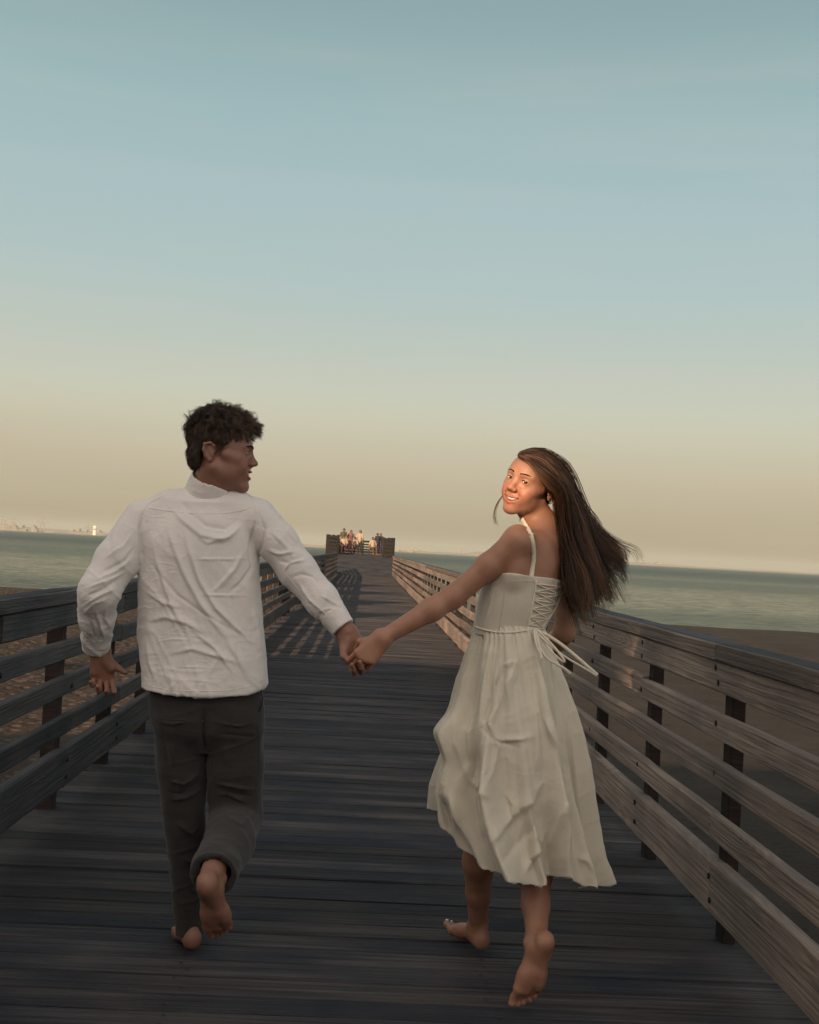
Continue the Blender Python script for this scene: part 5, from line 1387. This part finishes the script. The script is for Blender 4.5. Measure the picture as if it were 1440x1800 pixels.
# inside of the cloth: a second sheet, so the dress has thickness
Vi = Vs - Nn * 0.0022
nV = len(Vs)
rim = np.stack([ii[-1], ii[-1] + nV, i2[-1] + nV, i2[-1]], -1)
V = np.concatenate([Vs, Vi]); Q = np.concatenate([Qs, Qs[:, ::-1] + nV, rim])
skirt_o = link('skirt', np_mesh('skirt', V, Q, M['dress']), dress)
tree = skirt_tree = bvh_of(Vs, Qs)
for pix in ([(880, 1118), (874, 1200), (862, 1300), (855, 1360)], [(932, 1118), (948, 1200), (966, 1300), (976, 1350)]):
    seam_on(tree, pix, 'seam', M['dress'], skirt_o, 0.0010, n=60)

# straps, waist cord, lacing and ties
def surf_pt(px, py, D0=3.60, off=0.004, prims=None):
    """first point of the body seen at a pixel"""
    prims = prims or body_w
    d = np.array(cam_R @ Vector(((px - 720) / F_PX, -(py - 900) / F_PX, -1.0))); d /= d[1]
    ys = np.linspace(D0, 4.15, 180); pts = vec(0, 0, CAM_Z) + ys[:, None] * d
    f = field(prims, pts); i = np.argmax(f < off)
    return pts[i]
def ribbon(pts, w, nrm_from, name, mat, parent, th_=0.0016):
    """a flat band along pts, lying flat against what it rests on"""
    pts = np.array(pts); n = len(pts); V = []; Q = []
    for i in range(n):
        t = unit(pts[min(i + 1, n - 1)] - pts[max(i - 1, 0)])
        nn = unit(pts[i] - nrm_from(pts[i])); nn = unit(nn - t * (nn @ t)); s_ = np.cross(t, nn)
        for a, b in ((-1, 0), (-1, 1), (1, 1), (1, 0)): V.append(pts[i] + s_ * a * w / 2 + nn * b * th_)
    for i in range(n - 1):
        for k in range(4): k2 = (k + 1) % 4; Q.append((4 * i + k, 4 * i + k2, 4 * i + 4 + k2, 4 * i + 4 + k))
    Q += [(0, 1, 2, 3), (4 * n - 1, 4 * n - 2, 4 * n - 3, 4 * n - 4)]
    return link(name, np_mesh(name, V, Q, mat, False), parent)
axis_pt = lambda p: vec(xw(930, 1000), 3.93, p[2])
sp_ = [surf_pt(x, y) for x, y in ((918, 912), (922, 920), (928, 930), (934, 942), (937, 955), (938.5, 970), (938, 985), (936, 1000), (934, 1015))]
spf = [surf_pt(914, 911) + vec(-0.0, 0.03, 0.004), surf_pt(914, 911) + vec(-0.005, 0.075, -0.012), P(900, 960, 4.02)]
ribbon([sp_[0] + vec(-0.004, 0.022, -0.002)] + sp_, 0.014, axis_pt, 'strap', M['lace'], dress)
mb = MB(); sl_ = [surf_pt(x, y) for x, y in ((930.5, 940), (937.5, 938.6))]
ribbon(sl_, 0.005, axis_pt, 'strap_slider', M['gold'], dress)
rs_ = [surf_pt(x, y) for x, y in ((985, 925), (990, 940), (993, 960), (994, 985), (993, 1010), (990, 1025))]
ribbon(rs_, 0.013, axis_pt, 'strap', M['lace'], dress)
# back panel with criss-cross cord
L = [(942, 1026), (940, 1040), (938, 1055), (935, 1070), (932, 1084), (929, 1098)]; R_ = [(988, 1032), (985, 1046), (980, 1061), (973, 1075), (964, 1088), (954, 1102)]
for seq in ([(L[0], R_[0]), (R_[1], L[1]), (L[2], R_[2]), (R_[3], L[3]), (L[4], R_[4]), (R_[5], L[5])], [(L[0], R_[1]), (L[1], R_[2]), (L[2], R_[3]), (L[3], R_[4]), (L[4], R_[5])], [(R_[0], L[1]), (R_[1], L[2]), (R_[2], L[3]), (R_[3], L[4]), (R_[4], L[5])]):
    for a, b in seq:
        mb = MB(); mb.tube([tuple(surf_pt(a[0] + (b[0] - a[0]) * t, a[1] + (b[1] - a[1]) * t, 3.6, 0.0035, bp)) for t in np.linspace(0, 1, 7)], 0.0021, 5)
        link('lacing', mb.mesh('lacing', M['lace'], True), dress)
for col_ in (L, R_):
    mb = MB(); mb.tube([tuple(surf_pt(x, y, 3.6, 0.003, bp)) for x, y in [(col_[0][0], col_[0][1] - 7)] + col_ + [(col_[-1][0] - 1, col_[-1][1] + 8)]], 0.0035, 6)
    link('lacing_edge', mb.mesh('lacing_edge', M['lace'], True), dress)
seam_on(bvh_of(*joinVQ([bodVQ, (Vs, Qs)])), ((835, 1102), (850, 1107), (870, 1111), (895, 1112), (915, 1110), (930, 1107), (943, 1105), (955, 1106)), 'waist_cord', M['lace'], dress, 0.0030, 0.002)
def tie(pts, D, w, name='tie'):
    # smooth through the given pixel points
    pp = np.array([P(x, y, d) for (x, y), d in zip(pts, D)]); n = len(pp); tt_ = np.linspace(0, n - 1, n * 7)
    q = []
    for t in tt_:
        i = min(int(t), n - 2); f = t - i; a, b, c, d = pp[max(i - 1, 0)], pp[i], pp[i + 1], pp[min(i + 2, n - 1)]
        q.append(0.5 * ((2 * b) + (c - a) * f + (2 * a - 5 * b + 4 * c - d) * f * f + (3 * b - a - 3 * c + d) * f ** 3))
    return ribbon(q, w, lambda p: p + vec(0.2, 1, 0.3), name, M['lace'], dress, 0.002)
tie([(942, 1107), (965, 1118), (990, 1135), (1018, 1158), (1035, 1173), (1050, 1186)], [3.79, 3.76, 3.73, 3.70, 3.69, 3.69], 0.010)
tie([(940, 1108), (960, 1128), (985, 1148), (1008, 1163), (1030, 1176), (1049, 1188)], [3.79, 3.75, 3.72, 3.69, 3.68, 3.68], 0.006)
tie([(941, 1108), (946, 1130), (960, 1155), (980, 1168), (992, 1175), (1002, 1184)], [3.79, 3.75, 3.72, 3.70, 3.69, 3.69], 0.008)
tie([(943, 1106), (968, 1130), (985, 1150), (993, 1162), (986, 1160), (965, 1140), (945, 1112)], [3.79, 3.74, 3.71, 3.70, 3.71, 3.74, 3.79], 0.006, 'bow_loop')
tie([(939, 1107), (942, 1128), (950, 1150), (953, 1158), (949, 1140), (944, 1110)], [3.79, 3.74, 3.72, 3.71, 3.73, 3.79], 0.006, 'bow_loop')

# hair: scalp cap plus long strands swept back and down to the right
capW = [ell(wh(0, -0.014, 0.046), vec(0.0765, 0.0965, 0.0825) * wh.s, wh.R, 0.01), ell(wh(0, -0.055, -0.015), vec(0.064, 0.050, 0.072) * wh.s, wh.R, 0.02),
        cut(wh(0, 0.080, 0.078), wh.R @ unit(vec(0, 0.80, -0.60)), 0.01), cut(wh(0, 0.004, 0.0), wh.R @ unit(vec(0, 0.90, -0.35)), 0.02)]
V, Q = surface(capW, wh.o - 0.16, wh.o + 0.16, 0.0035)
hairw = link('hair', np_mesh('hair', V, Q, M['hair_f'], True, {'tone': 0.08 + 0 * V[:, 0]}), woman)
gw = np.random.default_rng(21)
K = 22; tt_ = np.linspace(0, 1, K)
def spline(ctrl, k=K):
    c = np.array(ctrl, float); n = len(c); t = np.linspace(0, n - 1 - 1e-9, k); i = t.astype(int); f = (t - i)[:, None]
    a, b, cc, d = c[np.maximum(i - 1, 0)], c[i], c[np.minimum(i + 1, n - 1)], c[np.minimum(i + 2, n - 1)]
    return 0.5 * (2 * b + (cc - a) * f + (2 * a - 5 * b + 4 * cc - d) * f * f + (3 * b - a - 3 * cc + d) * f ** 3)
# guides in image terms (px, py, distance) from inner (ear side) to outer (top of the blown sweep)
G_ = [
 [(911, 801, 3.835), (934, 814, 3.805), (958, 840, 3.790), (974, 856, 3.795), (987, 872, 3.81), (998, 925, 3.84), (1000, 985, 3.83), (1006, 1035, 3.82), (1016, 1078, 3.82)],
 [(911, 799, 3.84), (936, 806, 3.815), (960, 822, 3.795), (983, 850, 3.80), (993, 900, 3.82), (1003, 950, 3.83), (1010, 1000, 3.82), (1019, 1040, 3.82), (1028, 1074, 3.82)],
 [(911, 797, 3.85), (935, 799, 3.83), (960, 811, 3.81), (988, 848, 3.81), (1006, 900, 3.83), (1012, 950, 3.84), (1028, 995, 3.84), (1042, 1030, 3.84), (1052, 1058, 3.84)],
 [(912, 796, 3.86), (934, 794, 3.85), (960, 803, 3.84), (991, 838, 3.85), (1010, 885, 3.87), (1027, 930, 3.88), (1046, 970, 3.88), (1062, 1005, 3.88), (1074, 1040, 3.88)],
 [(914, 794, 3.88), (936, 790, 3.88), (961, 797, 3.89), (988, 826, 3.90), (1009, 875, 3.92), (1029, 920, 3.93), (1053, 953, 3.93), (1078, 980, 3.93), (1090, 1005, 3.93)],
 [(918, 793, 3.90), (938, 789.5, 3.92), (962, 796, 3.93), (989, 820, 3.94), (1011, 866, 3.96), (1034, 910, 3.97), (1060, 943, 3.98), (1085, 965, 3.98), (1095, 990, 3.98)]]
GW = np.array([[P(*q) for q in g] for g in G_])                     # (guide, ctrl, 3)
cur, r0s, tones = [], [], []
NC = 240
for i in range(NC):
    s = gw.uniform(0, 1) ** 0.9 * (len(G_) - 1.001); a = int(s); f = s - a
    ctrl = GW[a] * (1 - f) + GW[a + 1] * f
    back = gw.uniform(0, 1) ** 1.3 * 0.075                                        # layers behind the near one
    n = len(ctrl); tt = np.linspace(0, 1, n)[:, None]
    rootj = gw.normal(size=3) * vec(0.002, 0.004, 0.001) + vec(0.004, 0, -0.003)
    clump = gw.normal(size=3) * vec(0.021, 0.014, 0.016)
    ctrl = ctrl + rootj * (1 - tt) + clump * tt ** 1.2 + vec(0, back, -0.004) * np.clip(tt * 2.2, 0, 1)
    L = np.clip(gw.normal(0.93, 0.09), 0.66, 1.06)
    full = spline(ctrl, 60); m = full[(np.linspace(0, min(L, 1), K) * 59).astype(int)]
    if L > 1: m[-1] += (m[-1] - m[-3]) * (L - 1) * 6
    wavep = gw.uniform(0, 6.28, 3) * 0.5 + 2.0 * s; wa = gw.uniform(0.006, 0.020)
    m = m + (wa * tt_[:, None] ** 1.3) * np.sin(wavep + tt_[:, None] * vec(11, 8, 10))
    tn = gw.uniform(0, 1) ** 2.2; nst = 20
    for j in range(nst):
        o = gw.normal(size=3) * vec(0.0055, 0.0055, 0.0055); e = gw.normal(size=3) * (0.0026 if j else 0.0)
        fly = 5.0 if gw.random() < 0.03 else 1.0
        dv = 1.0 + 0.0 * j; cur.append(m + o * (0.15 + 1.1 * np.sin(math.pi * tt_[:, None] * 0.62)) + e * fly * tt_[:, None] ** 2)
        r0s.append(gw.uniform(0.0007, 0.0014)); tones.append(np.clip(tn * 0.75 + gw.uniform(-0.15, 0.35), 0, 1))
# wisps on the far side of the face
for i in range(13):
    j = gw.normal(size=2) * 0.35
    ctrl = [P(x + j[0] * k, y + j[1] * k, 3.92 + 0.01 * k) for k, (x, y) in enumerate(((900, 850), (886, 868), (876, 882), (870.5, 896), (869.5, 908), (873, 921)))]
    cur.append(spline(ctrl)); r0s.append(0.0006); tones.append(0.8)
link('hair_strands', strands(cur, np.array(r0s), 0.00025, tones, M['hair_f'], 'hair_strands'), hairw)
# ------------------------------------------------------------------ people gathered on the far platform
def far_person(px, D, label, top, bottom, skin, hair, height=1.7, seated=False, turn=0.0, lean=0.0, arm=0.0, extra=None):
    zd = 0.95
    x = P(px, 965, D)[0]; root = tag(empty('person', (x, D, zd)), label, 'person', 'people at the far end of the pier')
    s = height / 1.7; c_, s_ = math.cos(turn), math.sin(turn)
    q = lambda a, b, c: vec(x + (a * c_ - b * s_) * s + lean * c * 0.2, D + (a * s_ + b * c_) * s, zd + c * s)
    H = 1.45 if not seated else 0.98; hp = 0.90 if not seated else 0.46
    pr = [ell(q(0, 0, H + 0.13), vec(0.085, 0.10, 0.12) * s, None, 0.02), seg(q(0, 0, H - 0.1), q(0, 0, H + 0.06), 0.05, 0.05, 0.03),
          seg(q(0, 0, hp), q(0, 0, H - 0.12), 0.13, 0.14, 0.05)]
    for sx in (-1, 1):
        hd = q(sx * 0.2, -0.28 - arm * 0.1, hp + 0.12) if arm else q(sx * 0.24, -0.03, hp - 0.1)
        pr += chain([q(sx * 0.17, 0, H - 0.04), q(sx * 0.25, -0.03, hp + 0.22), hd], [0.06, 0.045, 0.04], 0.02)
        if seated: pr += chain([q(sx * 0.09, 0, hp), q(sx * 0.12, -0.42, 0.48), q(sx * 0.12, -0.45, 0.05)], [0.09, 0.065, 0.045], 0.02)
        else: pr += chain([q(sx * 0.08, 0, hp), q(sx * 0.10, -0.03, 0.47), q(sx * 0.11, 0.02, 0.04)], [0.09, 0.065, 0.05], 0.02)
        ft = q(sx * 0.12, -0.6, 0.04) if seated else q(sx * 0.13, -0.12, 0.03)
        pr += [seg(q(sx * 0.12, -0.45, 0.05) if seated else q(sx * 0.11, 0.0, 0.04), ft, 0.045, 0.035, 0.02)]
    V, Q = surface(pr, vec(x - 0.5, D - 0.9, zd - 0.03), vec(x + 0.5, D + 0.5, zd + 1.8 * s), 0.022)
    link('body', np_mesh('body', V, Q, skin), root)
    clo = [seg(q(0, 0, hp + 0.02), q(0, 0, H - 0.10), 0.155, 0.16, 0.05)]
    for sx in (-1, 1): clo += chain([q(sx * 0.16, 0, H - 0.04), q(sx * 0.25, -0.03, hp + 0.25)], [0.075, 0.062], 0.03)
    V, Q = surface(clo, vec(x - 0.5, D - 0.6, zd + 0.2), vec(x + 0.5, D + 0.5, zd + 1.7 * s), 0.022); V += vnormals(V, Q) * (0.008 * vnoise(V * 14, 3))[:, None]
    link('top', np_mesh('top', V, Q, top), root)
    tr_ = [ell(q(0, 0, hp), vec(0.17, 0.14, 0.12) * s, None, 0.03)]
    for sx in (-1, 1):
        if seated: tr_ += chain([q(sx * 0.09, 0, hp), q(sx * 0.12, -0.42, 0.48), q(sx * 0.12, -0.45, 0.15)], [0.105, 0.08, 0.06], 0.02)
        else: tr_ += chain([q(sx * 0.08, 0, hp), q(sx * 0.10, -0.03, 0.47), q(sx * 0.11, 0.02, 0.10)], [0.105, 0.08, 0.065], 0.02)
    V, Q = surface(tr_, vec(x - 0.5, D - 0.9, zd), vec(x + 0.5, D + 0.5, zd + 1.3 * s), 0.022)
    link('trousers', np_mesh('trousers', V, Q, bottom), root)
    V, Q = surface([ell(q(0, 0.02, H + 0.16), vec(0.10, 0.115, 0.12) * s, None, 0.02), ell(q(0, -0.10, H + 0.10), vec(0.08, 0.06, 0.10) * s, None, 0.02, 's')] + ([seg(q(0, 0.07, H + 0.1), q(0.03, 0.09, H - 0.15), 0.07, 0.05, 0.03)] if extra else []), vec(x - 0.3, D - 0.4, zd + 0.6), vec(x + 0.3, D + 0.4, zd + 1.95 * s), 0.018)
    link('hair', np_mesh('hair', V, Q, hair), root)
fm = lambda n, c: plain('far_' + n, c, 0.85)
dk, nv, gr, pk, wt, bl = fm('black', (0.02, 0.02, 0.022)), fm('navy', (0.02, 0.025, 0.05)), fm('khaki', (0.07, 0.06, 0.04)), fm('rose', (0.17, 0.08, 0.08)), fm('cream', (0.33, 0.28, 0.21)), fm('blue', (0.12, 0.15, 0.2))
sk = fm('skin', (0.18, 0.10, 0.07)); hb, hbl = fm('dark_hair', (0.02, 0.014, 0.01)), fm('brown_hair', (0.09, 0.05, 0.03))
far_person(601, 92, 'tall person in olive standing leftmost in the group at the far end of the pier', gr, dk, sk, hb, 1.82, lean=0.3)
far_person(616, 92.5, 'person in a rose top and navy trousers standing second from left in the far group', pk, nv, sk, hbl, 1.74, turn=0.3, arm=1, extra=1)
far_person(632, 91, 'long-haired person in a bright cream top standing in the middle of the far group', wt, dk, sk, hbl, 1.74, turn=-0.4, extra=1)
far_person(663, 88, 'person in navy standing by the right railing of the far platform', nv, dk, sk, hb, 1.55, turn=0.6)
far_person(668, 93, 'person with brown hair half hidden behind the one in navy on the far platform', dk, nv, sk, hbl, 1.62, turn=-0.3)
far_person(604, 86, 'seated person with bare legs and a cream top at the left of the far platform', wt, pk, sk, hb, 1.7, True, arm=1)
far_person(614, 87, 'seated person in rose beside the cream one on the far platform', pk, pk, sk, hbl, 1.7, True, 0.2)
far_person(623, 88, 'seated person in a pale top and rose skirt, third seated on the far platform', wt, pk, sk, hb, 1.65, True, -0.2, arm=1)
far_person(655, 86, 'seated person in cream at the right of the far platform', wt, gr, sk, hbl, 1.7, True, 0.4)
# the low benches they sit on
def bench(px, D, w, label):
    x = P(px, 965, D)[0]; b = tag(empty('bench', (x, D, 0.95)), label, 'bench')
    mb = MB(); mb.box(x - w / 2, x + w / 2, D - 0.2, D + 0.2, 1.31, 1.35); link('seat', mb.mesh('seat', M['post']), b)
    for sx in (-1, 1):
        mb = MB(); mb.box(x + sx * (w / 2 - 0.1) - 0.04, x + sx * (w / 2 - 0.1) + 0.04, D - 0.17, D + 0.17, 0.95, 1.305); link('leg', mb.mesh('leg', M['post']), b)
bench(613, 87.05, 1.5, 'long low bench under the seated people on the far platform'); bench(655, 86.05, 0.7, 'short low bench at the right of the far platform')
# ------------------------------------------------------------------ sea air
hz = bpy.data.materials.new('sea_haze'); hz.use_nodes = True
ht = hz.node_tree
for n in list(ht.nodes): ht.nodes.remove(n)
ho = ht.nodes.new('ShaderNodeOutputMaterial'); hv_ = ht.nodes.new('ShaderNodeVolumePrincipled')
hv_.inputs['Color'].default_value = (0.70, 0.80, 0.76, 1); hv_.inputs['Density'].default_value = 0.00011; hv_.inputs['Anisotropy'].default_value = 0.0
ht.links.new(hv_.outputs[0], ho.inputs['Volume'])
mb = MB(); mb.box(-9200, 9200, -70, 9200, -7, 65)
tag(link('haze', mb.mesh('haze', hz)), kind='stuff')
